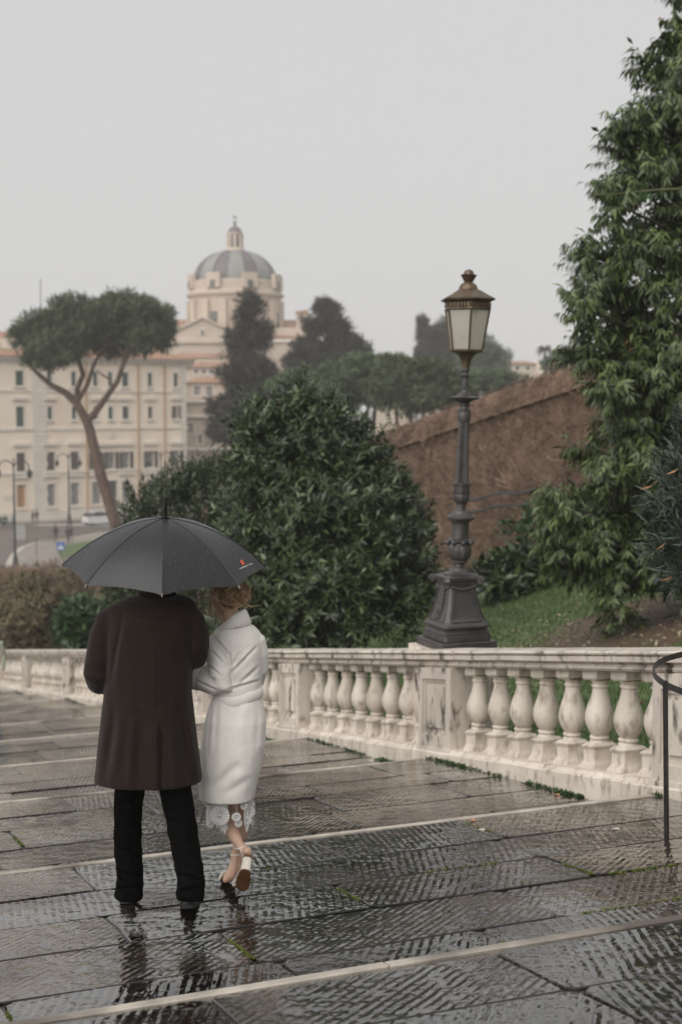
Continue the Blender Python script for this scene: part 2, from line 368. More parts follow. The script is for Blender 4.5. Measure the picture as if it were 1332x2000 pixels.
tag(far.build('distant_paving', M['slab'], ramp), kind='stuff')
for u in STRIPS:
    v = V0
    while v < V1:
        v2 = min(v + rs.uniform(1.3, 2.3), V1 + 0.02)
        mb = MB(); j = [rs.uniform(-0.007, 0.007) for _ in range(8)]; h = rs.uniform(0.004, 0.009)
        n = 5
        r0 = []
        for q in range(n):
            t = v + 0.003 + (v2 - v - 0.006) * q / (n - 1); du = rs.uniform(-0.006, 0.006)
            r0.append([RP(u - 0.034 + du, t, -0.185), RP(u - 0.034 + du, t, h - 0.006), RP(u - 0.029 + du, t, h), RP(u + 0.029 + du, t, h), RP(u + 0.034 + du, t, h - 0.01), RP(u + 0.034 + du, t, -0.185)])
        mb.loft(r0); mb.build('edging_strip', M['strip'], ramp); v = v2

# lawn rising from the balustrade to the retaining wall
def wall_v(u): return 15.0 + (28.4 - u) * 0.18
def wall_top(u): return np.interp(u, [10, 38, 50, 54, 61, 84], [5.685, -0.42, -4.25, -4.85, -5.5, -10.4])
def lawn_z(u, v):
    k = max(v - 6.2, 0)
    return -SLOPE * u - 0.10 + 0.262 * k + 0.05 * mnoise.noise((u * 0.3, v * 0.3, 0)) * min(k, 1)
gu, gv = np.linspace(-6, 76, 84), np.linspace(0, 1, 24)
vs = []; fs = []
for u in gu:
    for t in gv:
        v = 6.12 + t * (wall_v(u) + 0.4 - 6.12); q = RP(u, v); vs.append((q[0], q[1], lawn_z(u, v)))
nv = len(gv)
for i in range(len(gu) - 1):
    for j in range(nv - 1): fs.append((i * nv + j, i * nv + j + 1, (i + 1) * nv + j + 1, (i + 1) * nv + j))
TREE_P = None
def lawn_material(tree_xy):
    m = mat('lawn_turf', (0.045, 0.085, 0.022), (0.10, 0.15, 0.05), 1.6, 0.7, 0.02, 14, c3=(0.10, 0.075, 0.045), c3_scale=0.8, c3_lo=0.60, c3_hi=0.72)
    n, l = m.node_tree.nodes, m.node_tree.links; b = n['Principled BSDF']
    src = b.inputs['Base Color'].links[0].from_socket
    geo = n.new('ShaderNodeNewGeometry'); sub = n.new('ShaderNodeVectorMath'); sub.operation = 'MULTIPLY_ADD'
    sub.inputs[1].default_value = (1, 0.75, 0); sub.inputs[2].default_value = (-tree_xy[0], -tree_xy[1] * 0.75, 0); l.new(geo.outputs['Position'], sub.inputs[0])
    ln = n.new('ShaderNodeVectorMath'); ln.operation = 'LENGTH'; l.new(sub.outputs[0], ln.inputs[0])
    nz = n.new('ShaderNodeTexNoise'); nz.inputs['Scale'].default_value = 1.4; nz.inputs['Detail'].default_value = 5; l.new(geo.outputs['Position'], nz.inputs['Vector'])
    ad = n.new('ShaderNodeMath'); ad.operation = 'MULTIPLY_ADD'; ad.inputs[1].default_value = 2.2; l.new(nz.outputs[0], ad.inputs[0]); l.new(ln.outputs['Value'], ad.inputs[2])
    mr = n.new('ShaderNodeMapRange'); mr.inputs[1].default_value = 2.6; mr.inputs[2].default_value = 3.1; mr.inputs[3].default_value = 1; mr.inputs[4].default_value = 0; l.new(ad.outputs[0], mr.inputs[0])
    n2 = n.new('ShaderNodeTexNoise'); n2.inputs['Scale'].default_value = 12; n2.inputs['Detail'].default_value = 5; l.new(geo.outputs['Position'], n2.inputs['Vector'])
    soil = n.new('ShaderNodeMix'); soil.data_type = 'RGBA'; soil.inputs[6].default_value = (0.055, 0.035, 0.022, 1); soil.inputs[7].default_value = (0.16, 0.105, 0.07, 1); l.new(n2.outputs[0], soil.inputs[0])
    mx = n.new('ShaderNodeMix'); mx.data_type = 'RGBA'; l.new(mr.outputs[0], mx.inputs[0]); l.new(src, mx.inputs[6]); l.new(soil.outputs[2], mx.inputs[7])
    l.new(mx.outputs[2], b.inputs['Base Color']); return m
def on_lawn(x, y):
    """first point of the lawn seen at a photo pixel"""
    r = _F + (x - CXP) / FPX * _R + (CYP - y) / FPX * _U
    for k in range(900):
        q = CAM + r * (9 + k * 0.06); u, v = uv_of(q)
        if v > 6.2 and q[2] < lawn_z(u, v): return q
    return CAM + r * 30
TREE = on_lawn(1305, 1205)
M['lawn'] = lawn_material((TREE[0], TREE[1]))
lawn = MB().add(vs, fs).build('lawn', M['lawn'], smooth=180)
tag(lawn, 'green lawn rising behind the balustrade towards the vine covered wall', kind='structure')

# ---------------------------------------------------------------- balustrade
BV = 5.97
def B(u, w, h): return RP(u, BV + w, h)
bal = thing('stone_balustrade', B(12, 0, 0), 'weathered travertine balustrade running down along the wet ramp', 'balustrade')
PIERS = [4.05, 8.05, 11.95, 15.98, 20.0, 24.6, 29.9, 35.2, 40.4, 45.6, 51, 56]
HALF = 0.34
COP = [(-0.12, 0.86), (-0.155, 0.866), (-0.172, 0.885), (-0.155, 0.905), (-0.15, 0.915), (-0.165, 0.92), (-0.185, 0.935), (-0.212, 0.94), (-0.214, 0.978), (-0.195, 0.984), (-0.222, 0.992), (-0.228, 1.005), (-0.218, 1.02)]
COP = COP + [(-w, h) for w, h in reversed(COP)]
def coping(u0, u1, k):
    mb = MB(); n = max(2, int((u1 - u0) / 0.25) + 1); rings = []
    for i in range(n):
        u = u0 + (u1 - u0) * i / (n - 1)
        rings.append([B(u, w * k + 0.004 * mnoise.noise((u * 5, w * 9, h * 9)), h + 0.004 * mnoise.noise((u * 4, w * 3, 5))) for w, h in COP])
    mb.loft(rings); return mb.build('coping_stone', M['trav_cop'], bal, smooth=35)
def sq_ring(c, half, h, hv=None):
    hv = hv if hv is not None else half
    return [c + UD * du + VD * dv + np.array([0, 0, h - SLOPE * du]) for du, dv in ((-half, -hv), (half, -hv), (half, hv), (-half, hv))]
def baluster_mesh():
    mb = MB(); z = np.zeros(3)
    mb.loft([sq_ring(z, a, h) for a, h in ((0.112, 0.09), (0.110, 0.112), (0.094, 0.135), (0.088, 0.15), (0.088, 0.235), (0.098, 0.245), (0.102, 0.262), (0.072, 0.288))])
    mb.lathe(z, [(0.078, 0.284), (0.074, 0.30), (0.061, 0.315), (0.074, 0.322), (0.076, 0.332), (0.072, 0.341), (0.060, 0.347), (0.080, 0.37), (0.104, 0.415), (0.115, 0.465), (0.111, 0.515), (0.094, 0.575), (0.074, 0.635), (0.062, 0.685), (0.058, 0.722), (0.068, 0.728), (0.069, 0.74), (0.059, 0.746), (0.062, 0.762), (0.088, 0.788)], 20)
    mb.loft([sq_ring(z, a, h) for a, h in ((0.086, 0.784), (0.100, 0.80), (0.102, 0.862))])
    return mb
bm_base = None
def pier(uc):
    mb = MB(); c = B(uc, 0, 0); c0 = np.array([c[0], c[1], 0])
    def P_(du, w, h): return B(uc + du, w, h)
    def blk(d0, d1, w0, w1, h0, h1, m=None):
        m = m or mb
        m.loft([[P_(d0, w0, h0), P_(d1, w0, h0), P_(d1, w1, h0), P_(d0, w1, h0)], [P_(d0, w0, h1), P_(d1, w0, h1), P_(d1, w1, h1), P_(d0, w1, h1)]])
    blk(-HALF, HALF, -0.165, 0.165, 0.05, 0.862)
    o = mb.build('pier', M['trav_cop'], bal)
    fr = MB()
    for s in (-1, 1):
        w0, w1 = (-0.2, -0.165) if s < 0 else (0.165, 0.2)
        blk(-HALF - 0.004, -HALF + 0.085, w0, w1, 0.095, 0.858, fr); blk(HALF - 0.085, HALF + 0.004, w0, w1, 0.095, 0.858, fr)
        blk(-HALF + 0.085, HALF - 0.085, w0, w1, 0.75, 0.858, fr); blk(-HALF + 0.085, HALF - 0.085, w0, w1, 0.095, 0.21, fr)
        a = 0.02 if s < 0 else -0.02
        blk(-HALF + 0.085, -HALF + 0.115, w0 + max(a, 0), w1 + min(a, 0), 0.21, 0.75, fr); blk(HALF - 0.115, HALF - 0.085, w0 + max(a, 0), w1 + min(a, 0), 0.21, 0.75, fr)
        blk(-HALF + 0.115, HALF - 0.115, w0 + max(a, 0), w1 + min(a, 0), 0.72, 0.75, fr); blk(-HALF + 0.115, HALF - 0.115, w0 + max(a, 0), w1 + min(a, 0), 0.21, 0.24, fr)
    fr.build('panel_frame', M['trav_cop'], o)
    pn = MB(); blk(-HALF + 0.165, HALF - 0.165, -0.188, 0.188, 0.285, 0.675, pn); pn.build('raised_panel', M['trav_cop'], o)
    ft = MB(); blk(-HALF - 0.02, HALF + 0.02, -0.215, 0.215, 0.055, 0.095, ft); ft.build('pier_foot', M['trav_cop'], o)
bmesh_bal = None
for i, uc in enumerate(PIERS):
    pier(uc)
    coping(uc - HALF - 0.10, uc + HALF + 0.06, 1.05)
    if i + 1 < len(PIERS):
        a, b = uc + HALF, PIERS[i + 1] - HALF
        n = max(8, round((b - a) / 0.41)); sp = (b - a) / n
        if bmesh_bal is None:
            bmesh_bal = []
            for vi in range(6):
                bb = baluster_mesh(); bb.v = [tuple(np.array(q_) + np.array(mnoise.noise_vector((q_[0] * 9 + vi * 7, q_[1] * 9, q_[2] * 7))) * 0.0055 + np.array(mnoise.noise_vector((q_[0] * 40 + vi * 3, q_[1] * 40, q_[2] * 40))) * 0.002) for q_ in bb.v]
                me_ = bb.mesh('baluster'); me_.materials.append(M['trav']); me_.polygons.foreach_set('use_smooth', [True] * len(me_.polygons)); me_.set_sharp_from_angle(angle=math.radians(40)); bmesh_bal.append(me_)
        for k in range(n):
            c = B(a + sp * (k + 0.5), 0, 0)
            o = bpy.data.objects.new('baluster', rs.choice(bmesh_bal)); COL.objects.link(o); o.parent = bal
            o.location = tuple(c - np.array(bal.location)); o.rotation_euler.z = 0
        mid = (a + b) / 2 + rs.uniform(-0.4, 0.4)
        coping(uc + HALF + 0.065, mid - 0.003, 1.0); coping(mid + 0.003, PIERS[i + 1] - HALF - 0.105, 1.0)
# base course
u = 2.0
while u < 58:
    u2 = u + rs.uniform(1.2, 2.2); mb = MB(); rings = []
    n = 7; jh = rs.uniform(-0.006, 0.006)
    for i in range(n):
        t = u + 0.002 + (u2 - u - 0.004) * i / (n - 1); e = 0.008 * mnoise.noise((t * 3, 1, 2)); e2 = 0.01 * mnoise.noise((t * 4, 7, 2))
        rings.append([B(t, -0.235 + e, -0.3), B(t, -0.232 + e, 0.045 + jh + e2), B(t, -0.222 + e, 0.058 + jh + e2), B(t, -0.205, 0.062), B(t, -0.19 + e, 0.088), B(t, -0.17, 0.091), B(t, 0.19, 0.091), B(t, 0.235, 0.05), B(t, 0.235, -0.3)])
    mb.loft(rings); mb.build('base_stone', M['trav'], bal, smooth=30); u = u2

# ---------------------------------------------------------------- lamp post behind the balustrade
LD = 14.05; LP = P(891, 1261, LD); LS = LD / FPX
lamp = thing('lamp_post', LP, 'ornate grey cast iron lamp post with brass lantern on the balustrade', 'lamp post')
LX, LY = VD, UD
def zl(y): return (1261 - y) * LS
def sqr(half, z, ch=0.0, lean=0.0):
    c = np.array([LP[0] + lean, LP[1], LP[2] + z]); pts = []
    h = half; k = ch
    for (a, b) in ((-h + k, -h), (h - k, -h), (h, -h + k), (h, h - k), (h - k, h), (-h + k, h), (-h, h - k), (-h, -h + k)):
        pts.append(c + LX * a + LY * b)
    return pts
ped = MB(); ped.loft([sqr(0.36, -1.75), sqr(0.36, -0.006)]); ped.build('stone_pedestal', M['trav_cop'], lamp)
pl = MB(); pl.loft([sqr(0.298, -0.004), sqr(0.298, 0.07), sqr(0.292, 0.078)]); pl.build('base_plate', M['iron'], lamp, smooth=30)
b2 = MB()
b2.loft([sqr(0.245, 0.072, .02), sqr(0.262, 0.085, .03), sqr(0.262, 0.135, .03), sqr(0.25, 0.145, .03), sqr(0.255, 0.155, .03), sqr(0.235, 0.175, .03), sqr(0.225, 0.205, .03)])
b2.build('plinth', M['iron'], lamp, smooth=30)
b3 = MB(); prof = [(0.252, 0.205), (0.262, 0.215), (0.262, 0.23), (0.25, 0.24), (0.232, 0.262), (0.212, 0.30), (0.192, 0.36), (0.172, 0.43), (0.157, 0.51), (0.148, 0.58), (0.145, 0.625), (0.155, 0.63), (0.158, 0.66), (0.175, 0.672), (0.178, 0.70), (0.165, 0.712), (0.10, 0.722)]
b3.loft([sqr(h, z, h * 0.16) for h, z in prof]); ped_o = b3.build('flared_pedestal', M['iron'], lamp, smooth=35)
# volutes at the corners, garlands on the faces, raised panel borders
for sx in (-1, 1):
    for sy in (-1, 1):
        c = LP + LX * 0.172 * sx + LY * 0.172 * sy + np.array([0, 0, 0.668]); out = (LX * sx + LY * sy) / math.sqrt(2); sd = np.cross(out, (0, 0, 1))
        mb = MB(); pts = []
        for k in range(22):
            a = k * 0.5; r = 0.036 * (1 - k / 26)
            pts.append(c + out * (r * math.cos(a) + 0.01) + np.array([0, 0, r * math.sin(a)]))
        mb.tube(pts, [0.011] * 22, 6, flat=2.6, side=(0, 0, 1)); mb.build('volute', M['iron'], ped_o, smooth=60)
for (nn, tt) in ((-LX, LY), (-LY, LX), (LX, LY), (LY, LX)):
    mb = MB(); r2 = random.Random(3)
    def face_pt(t, z):
        h = np.interp(z, [q[1] for q in prof[4:11]], [q[0] for q in prof[4:11]])
        return LP + nn * (h + 0.004) + tt * t + np.array([0, 0, z])
    if nn is not LY and abs(np.dot(nn, LX)) > 0.9:
        for k in range(34):
            z = 0.285 + 0.32 * k / 33; t = 0.042 * math.sin(k * 2.1) * (1 - .4 * k / 33) ; mb.ball(face_pt(t, z), r2.uniform(0.014, 0.026), 5)
    if mb.v: mb.build('garland', M['iron'], ped_o, smooth=60)
    mb = MB()
    for k in range(16):
        t = -0.13 + 0.26 * k / 15; mb.ball(face_pt(t, 0.612 - 0.03 * math.cos(t * 12)) , 0.016, 5)
    mb.build('swag', M['iron'], ped_o, smooth=60)
    bd = MB()
    for s in (-1, 1):
        bd.tube([face_pt(s * np.interp(z, [0.26, 0.6], [0.165, 0.095]), z) for z in np.linspace(0.275, 0.575, 8)], 0.0065, 5)
    bd.tube([face_pt(t, 0.272) for t in np.linspace(-0.165, 0.165, 4)], 0.0065, 5)
    bd.build('panel_border', M['iron'], ped_o, smooth=60)
LEAN = math.tan(math.radians(1.55)); AX = np.array([LEAN, 0, 1.0]); AX /= np.linalg.norm(AX)
L0 = LP + np.array([0.0, 0, 0.0])
def lp(r, y): return (r * LS, zl(y))
sh = MB()
sh.lathe(L0, [lp(29, 1121), lp(31, 1118), lp(22, 1114), lp(17, 1109), lp(16, 1107), lp(11, 1104), lp(10, 1098), lp(12, 1096), lp(17, 1095), lp(17, 1092), lp(14, 1090)], 32, axis=tuple(AX))
sh.lathe(L0, [lp(15, 1091), lp(21, 1086), lp(24, 1077), lp(24, 1068), lp(22, 1060), lp(20, 1057), lp(25, 1054), lp(25, 1051), lp(18, 1048), lp(17, 1046)], 40, axis=tuple(AX), flute=8, fl=0.12)
sh.lathe(L0, [lp(17.5, 1048), lp(16.5, 1035), lp(16.5, 1022), lp(18, 1016), lp(22, 1013), lp(27, 1009), lp(27, 1006), lp(22, 1002), lp(17, 998), lp(16, 996), lp(15, 994), lp(10, 992), lp(9, 986), lp(10, 980), lp(13, 978)], 32, axis=tuple(AX))
sh.lathe(L0, [lp(12, 979), lp(15.5, 973), lp(17, 965), lp(16, 962), lp(17, 960), lp(16, 950), lp(17, 945), lp(18, 942), lp(18, 940), lp(13, 938)], 40, axis=tuple(AX), flute=10, fl=0.08)
sh.lathe(L0, [lp(13.5, 939), lp(13, 925), lp(12, 880), lp(11, 840), lp(10.4, 819)], 64, axis=tuple(AX), flute=16, fl=0.16)
sh.lathe(L0, [lp(11, 820), lp(12.5, 816), lp(13, 804), lp(12, 801), lp(13, 800), lp(13, 797), lp(9.5, 795), lp(8.5, 790), lp(12, 788), lp(12, 786), lp(9, 784), lp(11, 782), lp(20, 778), lp(28, 775), lp(29, 773), lp(27, 772), lp(16, 770), lp(13, 766), lp(8, 763), lp(7, 758), lp(8.5, 756), lp(6, 754), lp(6.5, 745), lp(6, 735), lp(8.5, 732), lp(8.5, 730), lp(6, 728), lp(5.5, 724), lp(9, 721), lp(9, 719), lp(6, 718)], 32, axis=tuple(AX))
sh.build('shaft', M['iron'], lamp, smooth=40)
for k in range(8):
    a = k * math.pi / 4 + 0.2; mb = MB(); c = L0 + AX * zl(1056) + np.array([math.cos(a), math.sin(a), 0]) * 24 * LS
    mb.ball(c, 5.2 * LS, 6); mb.build('leaf_boss', M['iron'], lamp, smooth=180)
ln = MB(); ln.lathe(L0, [lp(7, 719), lp(8, 712), lp(9.5, 704), lp(13, 695), lp(19, 689), lp(25, 686), lp(31, 685), lp(32, 683), lp(32, 681), lp(29, 680)], 32, axis=tuple(AX))
ln.build('lantern_cup', M['brass'], lamp, smooth=40)
def hexring(r, y, n=6, ph=-math.pi / 2 + 0.06):
    c = L0 + AX * zl(y); return [c + np.array([math.cos(ph + 2 * math.pi * k / n), math.sin(ph + 2 * math.pi * k / n), 0]) * r * LS for k in range(n)]
top, bot = hexring(46, 603), hexring(33, 681)
for k in range(6):
    j = (k + 1) % 6; mb = MB(); inn = (L0 + AX * zl(640))
    q = [bot[k], bot[j], top[j], top[k]]; q = [p + (inn - p) * 0.03 * np.array([1, 1, 0]) for p in q]; qi = [p + (inn - p) * 0.03 * np.array([1, 1, 0]) for p in q]
    mb.loft([q, qi]); mb.build('glass_pane', M['frosted'], lamp)
    mb = MB(); mb.tube([bot[k], top[k]], 0.009, 6); mb.build('glazing_bar', M['brass'], lamp, smooth=60)
cr = MB(); cr.loft([hexring(r, y, 6) for r, y in ((46, 605), (48, 603), (48, 600), (45, 599), (47, 590), (52, 587), (56, 586), (57, 583.5), (54, 582))]); cr_o = cr.build('cornice', M['brass'], lamp)
for k in range(6):
    j = (k + 1) % 6; A_, B_ = hexring(47, 597)[k], hexring(47, 597)[j]
    for t in np.linspace(0.12, 0.88, 6):
        mb = MB(); c = A_ + (B_ - A_) * t; e = (B_ - A_) / np.linalg.norm(B_ - A_); mb.cbox(c - np.array([0, 0, 0.008]), 0.022, 0.02, 0.034, e, np.cross((0, 0, 1), e)); mb.build('dentil', M['brass'], cr_o)
rf = MB(); rf.loft([hexring(r, y, 6) for r, y in ((56, 583), (50, 580), (38, 574), (26, 567), (19, 564))]); rf.build('lantern_roof', M['brass'], lamp)
fi = MB(); fi.lathe(L0, [lp(19, 565), lp(18, 561), lp(15, 555), lp(9, 551), lp(8, 550), lp(9, 549), lp(15, 538), lp(16, 536.5), lp(15, 536), lp(10, 536), lp(9.5, 532), lp(7, 528), lp(2, 526)], 28, axis=tuple(AX))
fi.build('finial', M['brass'], lamp, smooth=40)
cp = MB(); cpp = LP - LX * 0.16 - LY * 0.33 + np.array([0, 0, 0.004]); cp.cbox(cpp, 0.05, 0.05, 0.036); o = cp.build('bottle_cap', mat('blue_plastic', (0.03, 0.04, 0.18), rough=0.4))
tag(o, 'small blue cap lying on the stone at the foot of the lamp post', 'cap')

# ---------------------------------------------------------------- vine covered retaining wall
WN = None
def W_(u, off, z):
    q = UD * u + VD * (wall_v(u) + off); return np.array([q[0], q[1], z])
wall = thing('retaining_wall', W_(30, 0, lawn_z(30, wall_v(30))), 'long sloping retaining wall covered in dry brown vines', 'wall')
us = np.linspace(10, 84, 38)
mb = MB(); mb.loft([[W_(u, 0, -14), W_(u, 0, wall_top(u) - 0.62), W_(u, 0.75, wall_top(u) - 0.62), W_(u, 0.75, -14)] for u in us]); mb.build('wall_face', M['vinewall'], wall)
mb = MB(); mb.loft([[W_(u, -0.13, wall_top(u) - 0.61 + 0.03 * mnoise.noise((u, 0, 0))), W_(u, -0.10, wall_top(u) - 0.52), W_(u, 0.05, wall_top(u) - 0.05), W_(u, 0.2, wall_top(u)), W_(u, 0.85, wall_top(u) - 0.02), W_(u, 0.85, wall_top(u) - 0.61)] for u in us]); mb.build('wall_coping', M['vinewall'], wall)
# the vines themselves
NV = 26000
uu = 16 + 50 * RNG.random(NV) ** 1.35; seg = 7
tt = np.array([wall_top(u) for u in uu]); gz = np.array([lawn_z(u, wall_v(u)) for u in uu])
z0 = gz + RNG.random(NV) * (tt - gz + 0.1); ln_ = 0.18 + RNG.random(NV) * 0.55
pv = np.zeros((NV, seg, 3)); cu = uu.copy(); cz = z0.copy(); dru = RNG.normal(0, 0.8, NV)
lump = np.array([mnoise.noise((u * 1.1, zz * 0.7, 4.0)) for u, zz in zip(uu, z0)])
offs = -0.02 - RNG.random(NV) ** 2 * (0.20 + 0.22 * np.clip(lump + 0.3, 0, 1))
offs = np.where(z0 > tt - 0.62, offs - 0.08, offs)
for k in range(seg):
    wv_ = 15.0 + (28.4 - cu) * 0.18 + offs + RNG.normal(0, 0.015, NV)
    capz = wall_top(cu)
    wv_ = wv_ + np.where(cz > capz - 0.5, (cz - capz + 0.5) * 0.45, 0)
    pv[:, k, :] = UD * cu[:, None] + VD * wv_[:, None]; pv[:, k, 2] = np.minimum(cz, capz + 0.06)
    dru += RNG.normal(0, 0.5, NV); cu = cu + dru * ln_ / seg; cz = cz - ln_ / seg * (RNG.random(NV) * 1.7 - 0.35)
def ribbons(pv, wid, name, m, parent, side=None):
    n, s, _ = pv.shape
    t = np.gradient(pv, axis=1); t /= np.linalg.norm(t, axis=2, keepdims=True) + 1e-9
    sd = RNG.normal(0, 1, (n, 1, 3)) if side is None else np.broadcast_to(side, (n, 1, 3))
    b = np.cross(t, np.broadcast_to(sd, t.shape)); b /= np.linalg.norm(b, axis=2, keepdims=True) + 1e-9
    w = (wid if np.ndim(wid) else np.full(n, wid))[:, None, None] * np.linspace(1, 0.45, s)[None, :, None]
    v = np.stack([pv - b * w, pv + b * w], 2).reshape(-1, 3)
    base = (np.arange(n) * s * 2)[:, None, None]; k = (np.arange(s - 1) * 2)[None, :, None]
    f = np.concatenate([base + k + np.array([0, 1, 3]), base + k + np.array([0, 3, 2])], 1).reshape(-1, 3)
    return np_mesh(name, v, f, m, parent)
tag(ribbons(pv, 0.003 + RNG.random(NV) ** 2 * 0.008, 'vine', M['vine'], wall), kind='stuff')
NT = 7000; ut = 16 + 50 * RNG.random(NT) ** 1.3; top_s = RNG.random(NT) < 0.55; zt_ = np.where(top_s, wall_top(ut) - RNG.random(NT) * 0.6, np.array([lawn_z(u, wall_v(u)) for u in ut]) + RNG.random(NT) * 4)
zt_ = np.minimum(zt_, wall_top(ut)); st_v = 15.0 + (28.4 - ut) * 0.18 + np.where(top_s, -0.1 + RNG.random(NT) * 0.5 * (zt_ > wall_top(ut) - .2), -0.1)
p0 = UD * ut[:, None] + VD * st_v[:, None]; p0[:, 2] = zt_; dv_ = RNG.normal(0, 1, (NT, 3)) * np.array([1, 1, .8]) - VD * 0.6 + np.array([0, 0, .35]); dv_ /= np.linalg.norm(dv_, axis=1, keepdims=True)
lt_ = 0.06 + 0.22 * RNG.random(NT); tw_ = np.linspace(0, 1, 4)[None, :, None]; pt2 = p0[:, None, :] + dv_[:, None, :] * tw_ * lt_[:, None, None] - np.array([0, 0, 1.0]) * (tw_ ** 2) * lt_[:, None, None] * 0.7
tag(ribbons(pt2, 0.003 + RNG.random(NT) ** 2 * 0.006, 'dry_twigs', M['vine'], wall), kind='stuff')
for k in range(2):
    mb = MB(); mb.tube([P(905 + 18 * i, 1000 - 2.6 * i - k * 24 + 3 * math.sin(i * 1.3), 30.6 - 0.1 * i) for i in range(9)], 0.035, 6); mb.build('pipe', M['iron'], wall, smooth=60)
for k, (y0, y1) in enumerate(((1152, 1104), (1164, 1122), (1185, 1150))):
    mb = MB(); mb.tube([P(-20 + 32 * i, y0 + (y1 - y0) * i / 8 + 2 * math.sin(i * 2), 58.2 - 1.08 * i) for i in range(9)], 0.06, 6); mb.build('pipe', M['bark_d'], wall, smooth=60)
# ---------------------------------------------------------------- vegetation
def norm(a): return a / (np.linalg.norm(a, axis=-1, keepdims=True) + 1e-9)
def leaf_arrays(pos, d, nrm, L, W, fold=0.18, droop=0.12):
    n = len(pos); L = np.broadcast_to(L, n)[:, None]; W = np.broadcast_to(W, n)[:, None]
    d = norm(d); nrm = norm(nrm - d * np.sum(nrm * d, 1, keepdims=True)); s = np.cross(d, nrm)
    v = np.stack([pos, pos + d * L * 0.45 + s * W / 2 + nrm * W * fold, pos + d * L * 0.45 - s * W / 2 + nrm * W * fold, pos + d * L - nrm * L * droop, pos + d * L * 0.5], 1).reshape(-1, 3)
    b = (np.arange(n) * 5)[:, None]
    f = np.concatenate([b + np.array([0, 4, 1]), b + np.array([0, 2, 4]), b + np.array([1, 4, 3]), b + np.array([4, 2, 3])], 0)
    return v, f
def shoots(B_, D_, k, length, L, W, spread=0.9, grav=0.0, jit=0.25, fold=0.18, droop=0.12):
    """k leaves round each shoot starting at B_ going along D_"""
    n = len(B_); D_ = norm(D_)
    ref = norm(np.cross(D_, RNG.normal(0, 1, (n, 3)))); bi = np.cross(D_, ref)
    P_, DD, NN = [], [], []
    for i in range(k):
        t = (i + 0.5) / k; a = i * 2.39996 + RNG.random(n) * 0.6
        rad = ref * np.cos(a)[:, None] + bi * np.sin(a)[:, None]
        sp = spread * (1.15 - 0.55 * t)
        d = D_ * math.cos(sp) + rad * math.sin(sp) + RNG.normal(0, jit, (n, 3)); d[:, 2] -= grav
        P_.append(B_ + D_ * (length * t)); DD.append(d); NN.append(D_ * 1.0 + np.array([0, 0, 0.25]) + RNG.normal(0, jit * 0.5, (n, 3)))
    P_, DD, NN = map(np.concatenate, (P_, DD, NN)); m = len(P_)
    return leaf_arrays(P_, DD, NN, L * (0.7 + 0.6 * RNG.random(m)), W * (0.7 + 0.6 * RNG.random(m)), fold, droop)
def lobe(x, y, d, rx, ry, rd=None):
    c = P(x, y, d); k = d / FPX; return (c, np.array([rx * k, (rd if rd else (rx + ry) / 2 * k), ry * k]))
def cloud(lobes, n, lo=0.72, hi=1.03, cut=0.62, bump=0.12):
    """points and outward directions spread through the outer part of a set of lobes"""
    vol = np.array([np.prod(r) ** (2 / 3) for _, r in lobes]); idx = RNG.choice(len(lobes), n * 2, p=vol / vol.sum())
    g = norm(RNG.normal(0, 1, (n * 2, 3))); rr = lo + (hi - lo) * RNG.random(n * 2) ** 0.6
    C_ = np.array([c for c, _ in lobes])[idx]; R_ = np.array([r for _, r in lobes])[idx]
    bumpf = 1 + bump * np.sin(g[:, 0] * 7 + idx) * np.sin(g[:, 1] * 6 + 2 * idx) * np.sin(g[:, 2] * 8) * 2
    p = C_ + g * R_ * (rr * bumpf)[:, None]; nn = norm(g / R_)
    keep = np.ones(n * 2, bool)
    for j, (c, r) in enumerate(lobes):
        q = np.linalg.norm((p - c) / r, axis=1); keep &= ~((q < cut) & (idx != j))
    p, nn = p[keep][:n], nn[keep][:n]
    return p, nn
def clumps(lobes, k=7, f=0.5, spread=0.72):
    out = []
    for c, r in lobes:
        out.append((c, r * 0.62))
        for g in norm(RNG.normal(0, 1, (k, 3))): out.append((c + g * r * spread, r * f * RNG.uniform(0.6, 1.1)))
    return out
def merge(parts):
    vs, fs, o = [], [], 0
    for v, f in parts: vs.append(v); fs.append(f + o); o += len(v)
    return np.concatenate(vs), np.concatenate(fs)
def crown(name, parts, m, parent):
    v, f = merge(parts); return tag(np_mesh(name, v, f, m, parent), kind='stuff')

# the big dark evergreen bush behind the balustrade
q = on_lawn(640, 1262); BD = 22.0
big = thing('evergreen_bush', (q[0], BD, lawn_z(*uv_of(P(640, 1262, BD)))), 'big rounded dark green evergreen bush beside the lamp post', 'bush')
LB = [lobe(640, 980, BD, 130, 150), lobe(722, 1060, BD - .1, 88, 150), lobe(600, 1090, BD - .3, 155, 150), lobe(505, 1020, BD, 75, 130), lobe(690, 1150, BD - .3, 135, 110), lobe(545, 880, BD, 62, 70), lobe(500, 860, BD, 32, 60),
      lobe(660, 890, BD, 58, 62), lobe(594, 785, BD, 20, 40), lobe(625, 840, BD, 44, 46), lobe(795, 1110, BD, 42, 100), lobe(560, 1190, BD - .4, 130, 100), lobe(715, 925, BD + .2, 34, 55), lobe(765, 1010, BD, 36, 65), lobe(665, 850, BD + .1, 28, 30), lobe(560, 825, BD, 24, 34)]
p1, n1 = cloud(clumps(LB, 6, 0.42, 0.78), 3100, 0.7, 1.05, 0.6)
d1 = n1 * 0.8 + np.array([0, 0, 0.75]) + RNG.normal(0, 0.35, n1.shape)
p2, n2 = cloud(LB, 1500, 0.45, 0.8, 0.3)
prt = [shoots(p1, d1, 18, 0.28, 0.135, 0.037, 1.05, 0.12), shoots(p2, n2 + np.array([0, 0, .5]), 12, 0.33, 0.16, 0.055, 1.0, 0.1)]
tips, tn = cloud(LB, 420, 1.0, 1.12); tips = tips[tips[:, 2] > P(600, 900, BD)[2]]
